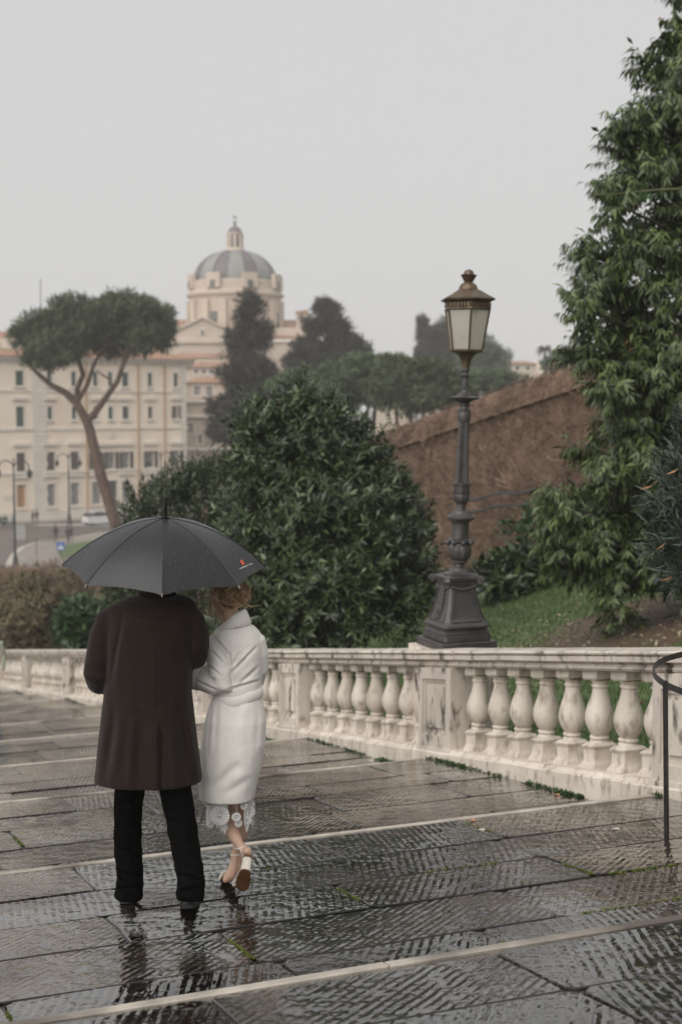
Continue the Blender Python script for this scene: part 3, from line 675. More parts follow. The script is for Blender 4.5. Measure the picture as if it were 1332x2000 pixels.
prt.append(shoots(tips, np.tile([0, 0, 1.0], (len(tips), 1)) + RNG.normal(0, .25, (len(tips), 3)), 18, 0.46, 0.12, 0.028, 0.75, 0.05))
pb, nb_ = cloud(LB, 260, 0.95, 1.1); prt2 = [shoots(pb, nb_ + np.array([0, -.1, .6]), 14, 0.22, 0.13, 0.036, 1.0, 0.1)]
crown('crown', prt, M['leaf_bush'], big); crown('young_leaf_sprays', prt2, M['leaf_shrub'], big)
mb = MB(); gz0 = big.location[2]
for k in range(9):
    a = k * 0.7; e = LB[k % len(LB)][0]; s_ = np.array([big.location[0] + 0.15 * math.cos(a), BD + 0.15 * math.sin(a), gz0 - 0.1])
    mb.tube([s_, s_ * 0.6 + e * 0.4 + np.array([0.1 * math.sin(a), 0, -0.2]), e], [0.05, 0.035, 0.012], 6)
mb.build('trunk', M['bark_d'], big, smooth=60)

# the lighter, upright shrub left of it
SD = 27.0
SB = P(345, 1200, SD); SB[2] = lawn_z(*uv_of(SB))
shr = thing('leafy_shrub', SB, 'lighter green twiggy shrub rising behind the open umbrella', 'shrub')
LS2 = [lobe(345, 1060, SD, 75, 100), lobe(400, 1020, SD, 60, 90), lobe(290, 1070, SD, 42, 70), lobe(430, 970, SD, 36, 50), lobe(375, 965, SD, 22, 34), lobe(330, 975, SD, 18, 30), lobe(272, 1010, SD, 14, 34), lobe(400, 1150, SD - .4, 150, 95), lobe(255, 1150, SD - .2, 45, 55)]
p1, n1 = cloud(LS2, 1700, 0.7, 1.05)
p3, n3 = cloud(LS2[:7], 150, 1.0, 1.12); k3 = n3[:, 2] > 0.2; p3 = p3[k3]
crown('crown', [shoots(p1, n1 * .5 + np.array([0, 0, 1.0]) + RNG.normal(0, .35, n1.shape), 16, 0.42, 0.135, 0.036, 0.95, 0.05),
                shoots(p3, np.tile([0, 0, 1.0], (len(p3), 1)) + RNG.normal(0, .28, (len(p3), 3)), 18, 0.50, 0.12, 0.031, 0.8, 0.0)], M['leaf_shrub'], shr)
mb = MB()
for k in range(12):
    e = LS2[k % 7][0]; s_ = SB + np.array([.04 * (k - 6), 0, -.1]); mb.tube([s_, s_ * .5 + e * .5, e + np.array([0, 0, .2])], [0.04, 0.025, 0.008], 6)
mb.build('trunk', M['bark_d'], shr, smooth=60)

# tall tree with hanging leaves at the right
TD = float(TREE[1]); TB = TREE
tre = thing('evergreen_tree', TB, 'tall evergreen tree with drooping leaves on the lawn, cut by the photo edge', 'tree')
spec = [(1335, 20, 45, 70), (1310, 95, 50, 45), (1350, 150, 100, 90), (1250, 118, 25, 12), (1300, 190, 55, 40), (1225, 245, 45, 28), (1290, 280, 90, 60), (1200, 300, 35, 40), (1250, 340, 75, 45), (1340, 330, 90, 90), (1185, 400, 45, 38),
        (1270, 430, 70, 40), (1340, 460, 90, 90), (1230, 490, 80, 38), (1130, 500, 42, 20), (1160, 550, 60, 35), (1120, 600, 38, 32), (1200, 610, 55, 40), (1290, 580, 80, 80), (1180, 690, 75, 40), (1240, 660, 60, 45), (1330, 690, 90, 100), (1110, 690, 25, 14),
        (1250, 760, 90, 65), (1175, 750, 40, 35), (1330, 830, 100, 110), (1200, 830, 55, 45), (1230, 900, 75, 50), (1130, 880, 32, 20), (1180, 930, 40, 28), (1300, 960, 100, 90), (1180, 985, 60, 34), (1090, 985, 50, 28), (1230, 1020, 70, 45), (1120, 1040, 70, 55),
        (1300, 1070, 100, 60), (1150, 1085, 75, 40), (1225, 1095, 80, 45), (1190, 1150, 26, 45), (1090, 1110, 26, 24), (1290, 1110, 60, 30), (1400, 300, 100, 250), (1420, 800, 110, 350), (1400, -60, 90, 120), (1370, -160, 60, 110), (1195, 1205, 18, 30), (1290, 720, 110, 60), (1280, 850, 110, 60), (1160, 1060, 70, 50), (1080, 1070, 28, 40), (1280, 1010, 110, 60)]
LT = []
for i, (x, y, rx, ry) in enumerate(spec): LT.append(lobe(x + (22 if y < 930 else 10), y, TD + 0.5 * math.sin(i * 2.3) - (0.3 if x < 1200 else 0), rx, ry, 0.35 + 0.35 * rx / 80))
p1, n1 = cloud(clumps(LT, 5, 0.5, 0.6), 3700, 0.5, 1.05, 0.5, 0.2)
out = norm(p1 - np.array([TB[0], TB[1], 0]) * np.array([1, 1, 0]) - np.array([0, 0, 1]) * p1[:, 2:3])
d1 = out * 0.9 + n1 * .4 + np.array([0, 0, 0.12]) + RNG.normal(0, .25, n1.shape)
pf, nf = cloud(LT, 1500, 0.15, 0.8, 0.0)
crown('crown', [shoots(p1, d1, 17, 0.24, 0.135, 0.038, 1.0, 1.25, 0.22), shoots(pf, nf + np.array([0, 0, .1]), 13, 0.26, 0.16, 0.05, 1.0, 1.0, 0.25)], M['leaf_tree'], tre)
pd, nd_ = cloud(LT, 40, 0.9, 1.05); crown('dead_leaf_sprays', [shoots(pd, nd_, 5, 0.2, 0.13, 0.035, 1.0, 0.8)], M['leaf_dead'], tre)
mb = MB(); tp = np.array([TB[0] + 0.55, TB[1] + 0.2, 0])
mb.tube([tp + np.array([0.02 * math.sin(z * 2), 0, TB[2] - 0.2 + z]) for z in np.linspace(0, 9.5, 14)], list(np.linspace(0.17, 0.03, 14)), 10)
for i, (c, r) in enumerate(LT[:42]):
    s_ = np.array([tp[0], tp[1], min(max(c[2] - 0.5 * abs(c[0] - tp[0]), TB[2] + 0.4), 7.5)]); mb.tube([s_, (s_ + c) / 2 + np.array([0, 0, 0.12]), c], [0.045, 0.028, 0.01], 6)
mb.build('trunk', M['bark_d'], tre, smooth=60)
mb = MB(); br = [P(1150, 382, TD - 1.2), P(1215, 378, TD - 1.2), P(1280, 371, TD - 1.15), P(1350, 368, TD - 1.1), tp + np.array([0, 0, P(1350, 350, TD)[2]])]
mb.tube(br, [0.006, 0.01, 0.013, 0.016, 0.02], 6); o = mb.build('bare_branch', M['twig'], tre, smooth=60)
bp_ = np.array([br[1] * (1 - t) + br[3] * t for t in np.linspace(0, 1, 26)]); v, f = leaf_arrays(bp_, np.tile([0.05, 0, -1.0], (26, 1)) + RNG.normal(0, .2, (26, 3)), RNG.normal(0, 1, (26, 3)), 0.13, 0.045)
tag(np_mesh('hanging_leaves', v, f, M['leaf_bright'], o), kind='stuff')

# oleander at the right edge, nearer
OD = 12.0
ole = thing('oleander', (P(1400, 1250, OD)[0], OD, lawn_z(*uv_of(P(1400, 1250, OD)))), 'oleander with narrow grey green leaves at the edge, nearer than the tall tree', 'shrub')
LO = [lobe(1385, 890, OD, 45, 50), lobe(1365, 975, OD, 60, 55), lobe(1380, 1075, OD, 72, 75), lobe(1400, 1140, OD, 55, 40), lobe(1430, 1050, OD, 90, 150)]
p1, n1 = cloud(LO, 520, 0.6, 1.0, 0.4)
dd_ = n1 * .9 + np.array([-.2, -.1, .45]) + RNG.normal(0, .3, n1.shape)
crown('crown', [shoots(p1, dd_, 17, 0.30, 0.145, 0.017, 0.95, 0.0, 0.18)], M['leaf_ole'], ole)
pq = np.array([P(x, y, OD - .35) for x, y in ((1290, 930), (1275, 948), (1280, 1065), (1300, 1058), (1320, 1140), (1325, 915), (1315, 1125))]); v, f = leaf_arrays(pq, np.tile([-1.0, 0, -.45], (7, 1)) + RNG.normal(0, .3, (7, 3)), RNG.normal(0, 1, (7, 3)), 0.12, 0.02)
tag(np_mesh('dead_leaf_sprays', v, f, M['leaf_dead'], ole), kind='stuff')
mb = MB(); ob = np.array(ole.location)
for i in range(0, len(p1), 9):
    mb.tube([ob + np.array([RNG.normal(0, .1), RNG.normal(0, .1), -0.1]), ob * .5 + p1[i] * .5 + np.array([0, 0, .15]), p1[i]], [0.02, 0.014, 0.006], 5)
mb.build('trunk', M['twig'], ole, smooth=60)

# low shrubs under the wall
def low_shrub(label, x, y, d, lobes, m, k, L, W, n, grav=0.2):
    t = thing('low_shrub', P(x, y, d), label, 'shrub'); ll = [lobe(*a) for a in lobes]
    p_, n_ = cloud(ll, n, 0.5, 1.05); crown('crown', [shoots(p_, n_ * .7 + np.array([0, 0, .8]) + RNG.normal(0, .35, n_.shape), k, 0.3, L, W, 1.0, grav)], m, t)
    mb = MB()
    for c, r in ll: mb.tube([P(x, y + 6, d), c], [0.03, 0.01], 5)
    mb.build('trunk', M['bark_d'], t, smooth=60)
GD = float(on_lawn(1010, 1166)[1])
low_shrub('dark broad leaved shrub at the foot of the vine wall beside the lamp shaft', 1010, 1164, GD, [(975, 1140, GD, 34, 22), (1030, 1132, GD + .3, 40, 26), (1085, 1138, GD + .5, 36, 24), (1000, 1120, GD + 1, 32, 20)], M['leaf_bush'], 12, 0.26, 0.10, 260)
low_shrub('small pale green sapling against the vine wall by the tree', 1030, 1130, 27, [(1025, 1060, 27, 22, 30), (1020, 1030, 27, 14, 20)], M['leaf_bright'], 10, 0.2, 0.06, 26)
low_shrub('bright green leafy shrub past the brown coat shoulder by the lawn', 160, 1262, 38, [(160, 1230, 38, 40, 38), (185, 1215, 38, 35, 30), (200, 1240, 38, 30, 28)], M['leaf_bright'], 12, 0.32, 0.10, 240)
low_shrub('dull olive brushwood below the sloping wall near the far balustrade', 70, 1285, 42, [(70, 1230, 42, 60, 45), (20, 1240, 42.5, 40, 40), (110, 1215, 43, 45, 50), (60, 1190, 44, 40, 40)], M['leaf_dry'], 12, 0.3, 0.06, 420)
low_shrub('dry brown brush along the top of the far wall', 60, 1130, 64, [(10, 1128, 64, 50, 10), (70, 1122, 63, 45, 10), (140, 1114, 62, 45, 10), (200, 1108, 60, 40, 10), (-30, 1130, 65, 40, 10)], M['vine'], 10, 0.32, 0.03, 420)
low_shrub('dry undergrowth on the vine wall behind the umbrella', 150, 1200, 52, [(30, 1160, 55, 60, 30), (110, 1150, 54, 60, 36), (180, 1150, 52, 45, 40)], M['leaf_dry'], 10, 0.4, 0.05, 260)

# grass blades and fallen leaves on the lawn
NG = 150000
ug = 7 + 34 * RNG.random(NG) ** 1.5; vg = 6.25 + RNG.random(NG) * (wall_v(ug) - 6.3)
ln_n = np.array([mnoise.noise((a * 0.3, b * 0.3, 0)) for a, b in zip(ug, vg)]); kk = np.maximum(vg - 6.2, 0)
gp = UD * ug[:, None] + VD * vg[:, None]; gp[:, 2] = -SLOPE * ug - 0.10 + 0.262 * kk + 0.05 * ln_n * np.minimum(kk, 1)
dt = np.hypot(gp[:, 0] - TREE[0], (gp[:, 1] - TREE[1]) * .75) + RNG.normal(0, .3, NG); keep = (dt > 1.75) | (RNG.random(NG) < 0.04)
gp_k = gp[keep]; ng = len(gp_k); hh = 0.04 + 0.05 * RNG.random(ng); an = RNG.random(ng) * 6.28; w_ = 0.006 + 0.004 * RNG.random(ng)
sx = np.stack([np.cos(an), np.sin(an), np.zeros(ng)], 1); tipv = gp_k + np.stack([RNG.normal(0, .03, ng), RNG.normal(0, .03, ng), hh], 1)
v = np.stack([gp_k - sx * w_[:, None], gp_k + sx * w_[:, None], tipv], 1).reshape(-1, 3); f = np.arange(ng * 3).reshape(-1, 3)
tag(np_mesh('grass', v, f, M['grass']), 'short wet grass covering the lawn behind the balustrade', 'grass', kind='stuff')
sel = RNG.choice(NG, 1500); near_t = np.where(np.hypot(gp[:, 0] - TREE[0], gp[:, 1] - TREE[1]) < 3.5)[0]; sel = np.concatenate([sel, RNG.choice(near_t, 1500)])
pp = gp[sel] + np.array([0, 0, 0.05]); v, f = leaf_arrays(pp, RNG.normal(0, 1, (len(sel), 3)) * np.array([1, 1, .15]), np.tile([0, 0, 1.0], (len(sel), 1)) + RNG.normal(0, .3, (len(sel), 3)), 0.05 + .06 * RNG.random(len(sel)), 0.035)
tag(np_mesh('fallen_leaves', v, f, mat('fallen_leaves', (0.10, 0.055, 0.028), (0.42, 0.36, 0.24), 1, 0.6, island=True)), 'fallen leaves scattered on the lawn and under the tree', 'leaves', kind='stuff')
# weeds in the joint between the ramp and the balustrade, moss in slab joints
wp = []
for (u0, u1, nn_) in ((12.4, 13.1, 150), (11.2, 12.3, 130), (9.2, 10.1, 130), (10.4, 11.2, 30), (8.2, 8.6, 70), (13.5, 15, 90), (15, 19, 160), (27, 31, 150), (33, 38, 120), (19, 26, 100)):
    for _ in range(nn_): uw = random.uniform(u0, u1); wp.append(RP(uw, 5.735 - abs(random.gauss(0, .03)), -0.01 + tread(uw)))
wp = np.array(wp); dw = np.tile([0, 0, 1.0], (len(wp), 1)) + RNG.normal(0, .5, (len(wp), 3))
v, f = shoots(wp, dw, 4, 0.015, 0.034, 0.011, 0.9, 0.0)
tag(np_mesh('weeds', v, f, M['leaf_bright']), 'small green weeds in the joints along the balustrade foot', 'weeds', kind='stuff')
mp = []
def joint_near(x, y):
    u_, v_ = uv_of(on_ramp(x, y)); return min(JOINTS, key=lambda J: math.hypot((J[0][0] + J[1][0]) / 2 - u_, (J[0][1] + J[1][1]) / 2 - v_))
for (x, y, nn_) in ((570, 1818, 150), (215, 1930, 130), (35, 1610, 60), (92, 1658, 40), (730, 1752, 60), (1200, 1700, 120), (1290, 1660, 110), (1160, 1640, 70), (1050, 1590, 60), (880, 1680, 50), (1240, 1760, 80), (1130, 1800, 60), (960, 1850, 40), (420, 1700, 30)):
    (ua, va), (ub, vb) = joint_near(x, y); s0 = random.uniform(0, .4)
    for _ in range(nn_):
        t = s0 + random.random() ** 1.4 * .55; mp.append(RP(ua + (ub - ua) * t + random.gauss(0, .004), va + (vb - va) * t + random.gauss(0, .004), -.006 + tread(ua + (ub - ua) * t)))
mp = np.array(mp); v, f = shoots(mp, np.tile([0, 0, 1.0], (len(mp), 1)) + RNG.normal(0, .6, (len(mp), 3)), 4, 0.004, 0.012, 0.008, 1.0)
tag(np_mesh('moss', v, f, mat('moss', (0.06, 0.09, 0.012), (0.16, 0.18, 0.03), 1, .8, island=True)), 'yellow green moss in the slab joints near the couple', 'moss', kind='stuff')

# ---------------------------------------------------------------- distant trees
def pine_crown(lobes, n, L, W, k, m, parent, up=0.5, lo=0.55):
    p_, n_ = cloud(clumps(lobes, 8, 0.42, 0.8), n, lo, 1.05, 0.5, 0.15)
    crown('crown', [shoots(p_, n_ + np.array([0, 0, up]) + RNG.normal(0, .4, n_.shape), k, L * 0.5, L, W, 1.1, 0.0, 0.3)], m, parent)
UDI = 110
up_ = thing('umbrella_pine', (P(228, 1015, UDI)[0], UDI, STREET_Z), 'leaning umbrella pine with a flat crown and forked brown trunk', 'tree')
pine_crown([lobe(x, y + 8, UDI + dz, rx, ry * .92, 3.0) for x, y, rx, ry, dz in ((90, 645, 68, 34, 0), (170, 628, 80, 46, 1), (255, 615, 72, 46, 0), (300, 625, 34, 42, -1), (60, 640, 42, 30, 1), (120, 675, 60, 34, -1), (210, 655, 60, 36, 2), (285, 655, 45, 28, -1), (150, 605, 60, 28, 3), (240, 590, 70, 22, 2), (85, 690, 35, 22, 0))], 4300, 0.62, 0.10, 10, M['needle'], up_, 0.9, 0.7)
mb = MB()
def limb(pts, rad): mb.tube([P(x, y, UDI + dd) for x, y, dd in pts], rad, 9)
g0 = P(240, 1090, UDI); limb([(250, 1118, 0), (232, 1040, 0), (215, 985, 0), (198, 930, 0), (186, 880, 0), (175, 835, 0), (165, 812, 0)], [0.52, 0.48, 0.45, 0.43, 0.40, 0.38, 0.36])
limb([(168, 820, 0), (152, 790, 0), (130, 768, .3), (100, 752, .6), (75, 730, .9), (57, 712, 1.2), (70, 690, 1.4)], [0.34, 0.31, 0.28, 0.22, 0.17, 0.12, 0.08])
limb([(172, 822, 0), (185, 808, 0), (208, 776, -.4), (230, 745, -.7), (243, 705, -1), (252, 672, -1.2), (262, 640, -1.2)], [0.30, 0.26, 0.22, 0.2, 0.17, 0.14, 0.1])
limb([(150, 790, 0), (152, 760, .2), (163, 732, .3), (155, 705, .4), (140, 675, .5), (120, 650, .5)], [0.25, 0.22, 0.2, 0.17, 0.13, 0.08])
limb([(154, 780, 0), (172, 750, -.2), (183, 715, -.3), (195, 690, -.4), (220, 650, -.4)], [0.2, 0.17, 0.14, 0.11, 0.07])
limb([(218, 742, -.5), (200, 732, -.4), (188, 722, -.4)], [0.08, 0.07, 0.05])
limb([(243, 690, -1), (225, 672, -.8), (205, 668, -.6)], [0.1, 0.08, 0.05])
limb([(250, 675, -1.2), (285, 650, -1.4), (300, 630, -1.4)], [0.1, 0.08, 0.05])
mb.build('trunk', M['bark'], up_, smooth=60)

def conifer(name, label, x, ytop, d, tiers, m, n, L=0.75, W=0.10, base=None):
    t = thing(name, (P(x, ytop, d)[0], d, base if base is not None else STREET_Z), label, 'tree')
    pine_crown([lobe(a, b, d + dz, rx, ry) for a, b, rx, ry, dz in tiers], n, L, W, 9, m, t, 0.35, 0.4)
    z1 = P(x, ytop + 8, d)[2]; z0_ = t.location[2]; mb = MB()
    mb.tube([(P(x, ytop, d)[0] + 0.2 * math.sin(z), d, z) for z in np.linspace(z0_, z1, 8)], list(np.linspace(0.4, 0.06, 8)), 8)
    for a, b, rx, ry, dz in tiers:
        c = P(a, b, d + dz); mb.tube([(P(x, b, d)[0], d, c[2] - 0.3), c], [0.13, 0.04], 6)
    mb.build('trunk', M['bark_d'], t, smooth=60)
conifer('pine_tree', 'tall dark ragged pine in front of the domed church', 490, 575, 130, [(488, 600, 20, 24, 0), (480, 640, 26, 20, .5), (500, 660, 34, 22, 0), (470, 690, 30, 18, 0), (500, 715, 42, 22, -.5), (460, 740, 34, 22, 0), (500, 770, 42, 26, 0), (455, 790, 40, 26, .5), (450, 830, 42, 24, 0), (432, 845, 24, 18, 0), (520, 735, 28, 14, 0), (500, 830, 50, 40, 1), (460, 660, 18, 12, 0), (515, 640, 16, 12, 0)], M['needle_d'], 2600)
conifer('pine_tree', 'dark open pine right of the domed church above the big bush', 640, 590, 150, [(640, 612, 22, 20, 0), (615, 640, 24, 16, 0), (660, 645, 26, 18, 0), (600, 680, 30, 16, 0), (640, 690, 46, 20, 0), (690, 680, 24, 18, 0), (580, 705, 26, 16, 0), (650, 720, 60, 20, 0), (625, 600, 12, 10, 0), (705, 690, 14, 12, 0)], M['needle_d'], 2000, 0.8)
conifer('cypress', 'slender dark cypress beside the lantern on the hazy hill', 828, 622, 210, [(828, 640, 9, 20, 0), (826, 670, 12, 26, 0), (826, 700, 14, 24, 0)], M['needle_d'], 700, 0.8)
conifer('hill_tree', 'dark spreading conifer behind the lantern on the hazy hill', 868, 625, 205, [(865, 645, 24, 18, 0), (880, 665, 24, 18, 0), (855, 680, 28, 20, 0), (880, 695, 34, 18, 0), (845, 660, 10, 12, 0)], M['needle_d'], 1200, 0.9)
conifer('hill_tree', 'pale green round tree on the hill right of the lantern', 950, 660, 190, [(950, 680, 30, 20, 0), (930, 700, 36, 22, 0), (975, 700, 30, 18, 0), (955, 725, 60, 24, 0)], M['needle_l'], 1000, 0.8)
conifer('hill_tree', 'low bushy tree just above the vine wall near the palm', 1090, 690, 170, [(1095, 700, 22, 14, 0), (1120, 705, 25, 18, 0), (1075, 716, 20, 12, 0)], M['needle_l'], 500, 0.7)
for i, (lab, x, d, tiers) in enumerate((('pale umbrella pine crown directly behind the big bush top', 690, 100, [(690, 735, 55, 30, 0), (740, 720, 60, 28, 1), (660, 760, 50, 34, -1), (720, 765, 70, 34, 0)]),
                                        ('wide umbrella pine crown behind the lamp shaft', 810, 96, [(800, 730, 60, 32, 0), (850, 735, 56, 28, 1), (770, 760, 60, 34, 0), (830, 775, 60, 34, -1), (880, 755, 34, 26, 0)]),
                                        ('distant pale tree mass left of the vine wall top', 900, 120, [(900, 748, 60, 26, 0), (960, 745, 60, 20, 0), (860, 780, 60, 30, 0)]),
                                        ('low pale green tree between the pine and the big bush', 570, 105, [(560, 755, 40, 20, 0), (600, 745, 36, 18, 0), (620, 765, 40, 22, 0)]))):
    t = thing('umbrella_pine' if i < 2 else 'round_tree', (P(x, 800, d)[0], d, STREET_Z), lab, 'tree')
    pine_crown([lobe(a, b, d + dz, rx, ry, 2.6) for a, b, rx, ry, dz in tiers], 2200, 0.55, 0.09, 9, M['needle_l'] if i != 1 else M['needle'], t, 0.8)
    mb = MB(); c0 = np.array(t.location)
    for a, b, rx, ry, dz in tiers:
        c = P(a, b, d + dz); mb.tube([c0, c0 * .4 + c * .6 - np.array([0, 0, 1.0]), c], [0.35, 0.22, 0.08], 7)
    mb.build('trunk', M['bark'], t, smooth=60)
# palm on the skyline
PD = 230; pt_ = thing('palm', (P(1063, 690, PD)[0], PD, P(1063, 730, PD)[2]), 'tiny palm on the skyline above the vine wall', 'tree')
mb = MB(); mb.tube([P(1063, 735, PD), P(1064, 705, PD), P(1063, 680, PD)], [0.3, 0.26, 0.24], 7); mb.build('trunk', M['bark_d'], pt_, smooth=60)
cpt = P(1063, 680, PD)
for k in range(16):
    a = k * 2.4; el = 0.75 - 0.09 * k; mb = MB(); pts = []
    for i in range(6):
        s_ = i / 5 * 1.5; pts.append(cpt + np.array([math.cos(a) * s_ * math.cos(el), math.sin(a) * s_ * math.cos(el), s_ * math.sin(el) - 0.35 * s_ * s_]))
    mb.tube(pts, [0.05, 0.13, 0.16, 0.14, 0.1, 0.03], 4, flat=0.25); mb.build('frond', M['needle_d'], pt_)
# ---------------------------------------------------------------- buildings
M['ochre'] = mat('ochre_plaster', (0.79, 0.675, 0.55), (0.84, 0.73, 0.605), 0.35, 0.85, c3=(0.74, 0.62, 0.495), c3_scale=0.12)
M['palestone'] = mat('pale_stone_trim', (0.62, 0.56, 0.49), (0.72, 0.66, 0.58), 0.8, 0.8)
M['tile'] = mat('terracotta_tiles', (0.26, 0.135, 0.085), (0.40, 0.24, 0.16), 2.5, 0.85, 0.1, 4, c3=(0.20, 0.15, 0.11), c3_scale=0.5)
M['shutter_g'] = mat('green_shutter', (0.035, 0.062, 0.055), (0.055, 0.09, 0.08), 2, 0.6)
M['shutter_b'] = mat('brown_shutter', (0.06, 0.048, 0.04), (0.10, 0.08, 0.066), 2, 0.6)
M['glass_d'] = mat('dark_window_glass', (0.035, 0.037, 0.04), (0.10, 0.10, 0.10), 1, 0.12)
M['curtain'] = mat('window_with_curtain', (0.20, 0.195, 0.19), (0.34, 0.33, 0.32), 1.5, 0.2)
M['church'] = mat('pinkish_church_stone', (0.48, 0.39, 0.315), (0.57, 0.475, 0.39), 0.2, 0.85, c3=(0.40, 0.325, 0.265), c3_scale=0.1)
M['lead'] = mat('lead_sheet', (0.11, 0.095, 0.10), (0.14, 0.12, 0.125), 0.5, 0.6)
M['lead_l'] = mat('pale_lead_sheet', (0.20, 0.205, 0.195), (0.25, 0.25, 0.24), 0.5, 0.6)
M['pipe_o'] = mat('orange_drainpipe', (0.42, 0.24, 0.12), (0.46, 0.28, 0.15), 1, 0.6)

class Facade:
    def __init__(self, A, Bp, root, thick=0.3):
        self.A, self.Bp = np.array([*A, 0.0]), np.array([*Bp, 0.0]); d = self.Bp - self.A; self.len = np.linalg.norm(d); self.t = d / self.len
        self.n = np.array([self.t[1], -self.t[0], 0]); self.root = root; self.holes = []
    def a(self, x):
        k = (x - CXP) / FPX * math.cos(PITCH) ** -1 * 0.9985
        # X = k * Y on the facade line
        return (k * self.A[1] - self.A[0]) / (self.t[0] - k * self.t[1])
    def z(self, x, y):
        q = self.A + self.t * self.a(x); return EYE + (790 - y) * q[1] / FPX
    def pt(self, a, z, dep=0): q = self.A + self.t * a + self.n * dep; return np.array([q[0], q[1], z])
    def blk(self, name, a0, a1, z0, z1, d0, d1, m, parent=None):
        mb = MB(); mb.box(self.pt(a0, z0, d0), self.t * (a1 - a0), self.n * (d1 - d0), (0, 0, z1 - z0)); return mb.build(name, m, parent or self.root)
    def window(self, a0, a1, z0, z1, style='shut', fm=None, hood=False, sill=True, shm=None):
        self.holes.append((a0, a1, z0, z1)); fm = fm or M['palestone']; w = 0.16
        f = MB()
        for (b0, b1, c0, c1) in ((a0 - w, a0, z0 - w, z1 + w), (a1, a1 + w, z0 - w, z1 + w), (a0, a1, z1, z1 + w), (a0, a1, z0 - w, z0)):
            f.box(self.pt(b0, c0, -0.02), self.t * (b1 - b0), self.n * 0.1, (0, 0, c1 - c0))
        wo_ = f.build('window', fm, self.root)
        m = {'shut': shm or M['shutter_g'], 'glass': M['glass_d'], 'open': M['curtain'], 'wood': M['pipe_o'], 'curtain': M['curtain']}[style]
        mid = (a0 + a1) / 2
        if style == 'shut':
            for (b0, b1) in ((a0, mid - 0.015), (mid + 0.015, a1)): self.blk('shutter', b0, b1, z0, z1, -0.12, -0.06, m, wo_)
        else:
            for (b0, b1) in ((a0, mid - 0.03), (mid + 0.03, a1)): self.blk('pane', b0, b1, z0, z1, -0.22, -0.18, m, wo_)
            self.blk('mullion', mid - 0.03, mid + 0.03, z0, z1, -0.22, -0.14, M['shutter_b'], wo_)
            if style == 'open':
                sw = (a1 - a0) * 0.48
                for (b0, b1) in ((a0 - w - sw + 0.2, a0 - 0.02), (a1 + 0.02, a1 + w + sw - 0.2)): self.blk('shutter', b0, b1, z0, z1, 0.1, 0.16, M['shutter_b'], wo_)
        if hood:
            self.blk('hood', a0 - w - 0.3, a1 + w + 0.3, z1 + 0.75, z1 + 1.1, 0.0, 0.35, M['palestone'], wo_)
        if sill: self.blk('sill', a0 - w - 0.08, a1 + w + 0.08, z0 - w - 0.12, z0 - w, 0.0, 0.22, M['palestone'], wo_)
        return wo_
    def wall(self, a0, a1, z0, z1, m, name='wall'):
        xs = sorted({a0, a1, *[h[0] for h in self.holes], *[h[1] for h in self.holes]}); zs = sorted({z0, z1, *[h[2] for h in self.holes], *[h[3] for h in self.holes]})
        mb = MB()
        for i in range(len(xs) - 1):
            for j in range(len(zs) - 1):
                cx_, cz_ = (xs[i] + xs[i + 1]) / 2, (zs[j] + zs[j + 1]) / 2
                if any(h[0] < cx_ < h[1] and h[2] < cz_ < h[3] for h in self.holes): continue
                mb.add([self.pt(xs[i], zs[j]), self.pt(xs[i + 1], zs[j]), self.pt(xs[i + 1], zs[j + 1]), self.pt(xs[i], zs[j + 1])], [(0, 1, 2, 3)])
        for (b0, b1, c0, c1) in self.holes:
            f = [self.pt(b0, c0), self.pt(b1, c0), self.pt(b1, c1), self.pt(b0, c1)]; g = [self.pt(b0, c0, -.3), self.pt(b1, c0, -.3), self.pt(b1, c1, -.3), self.pt(b0, c1, -.3)]
            mb.loft([f, g], cap0=False, cap1=True)
        return mb.build(name, m, self.root)

pal = thing('palazzo', (-28, 164, STREET_Z), 'large ochre palazzo with shuttered windows and terracotta roof behind the umbrella pine', 'building')
fa = Facade((-37.4 - 18.9 * 0.6, 156 - 15 * 0.6), (-18.5, 171), pal)
aR = fa.len; cols = [42, 100, 147, 189, 218, 247, 295, 345]
EAVE = 6.7
for ci, x in enumerate(cols):
    a = fa.a(x); hw = 0.42 if ci == 0 else 0.28
    hw = {5: 0.40, 0: 0.46}.get(ci, 0.27)
    fa.window(a - hw, a + hw, 3.5, 5.1, 'shut')
    if ci == 0: fa.window(a - 0.45, a + 0.45, -1.05, 1.15, 'shut', hood=True)
    elif ci == 7: fa.window(a - 0.32, a + 0.32, -0.27, 1.2, 'open', hood=True)
    else: fa.window(a - hw, a + hw, -0.27, 1.15, 'shut', hood=True, shm=M['shutter_g'] if ci < 5 else M['shutter_b'])
    if ci in (0, 1, 2): fa.window(a - 0.5, a + 0.5, -6.0, -3.95, 'shut', hood=True, shm=M['shutter_b'])
    else: fa.window(a - 0.48, a + 0.48, -6.0, -4.1, 'open', hood=True)
    if ci == 4: fa.window(a - 0.75, a + 0.75, -11.2, -7.4, 'glass', sill=False)
    else: fa.window(a - 0.55, a + 0.55, -10.0, -7.5, 'wood' if ci == 0 else 'curtain', hood=True)
    if ci not in (4,): fa.window(a - 0.42, a + 0.42, -11.35, -10.75, 'glass', sill=False)
fa.wall(0, aR, STREET_Z - 1, EAVE, M['ochre'])
sb = MB(); D_ = -fa.n * 16
sb.add([fa.pt(aR, STREET_Z - 1), fa.pt(aR, STREET_Z - 1) + D_, fa.pt(aR, EAVE) + D_, fa.pt(aR, EAVE)], [(0, 1, 2, 3)]); sb.add([fa.pt(0, STREET_Z - 1), fa.pt(0, STREET_Z - 1) + D_, fa.pt(0, EAVE) + D_, fa.pt(0, EAVE)], [(0, 1, 2, 3)])
sb.add([fa.pt(0, STREET_Z - 1) + D_, fa.pt(aR, STREET_Z - 1) + D_, fa.pt(aR, EAVE) + D_, fa.pt(0, EAVE) + D_], [(0, 1, 2, 3)]); sb.build('side_wall', M['ochre'], pal)
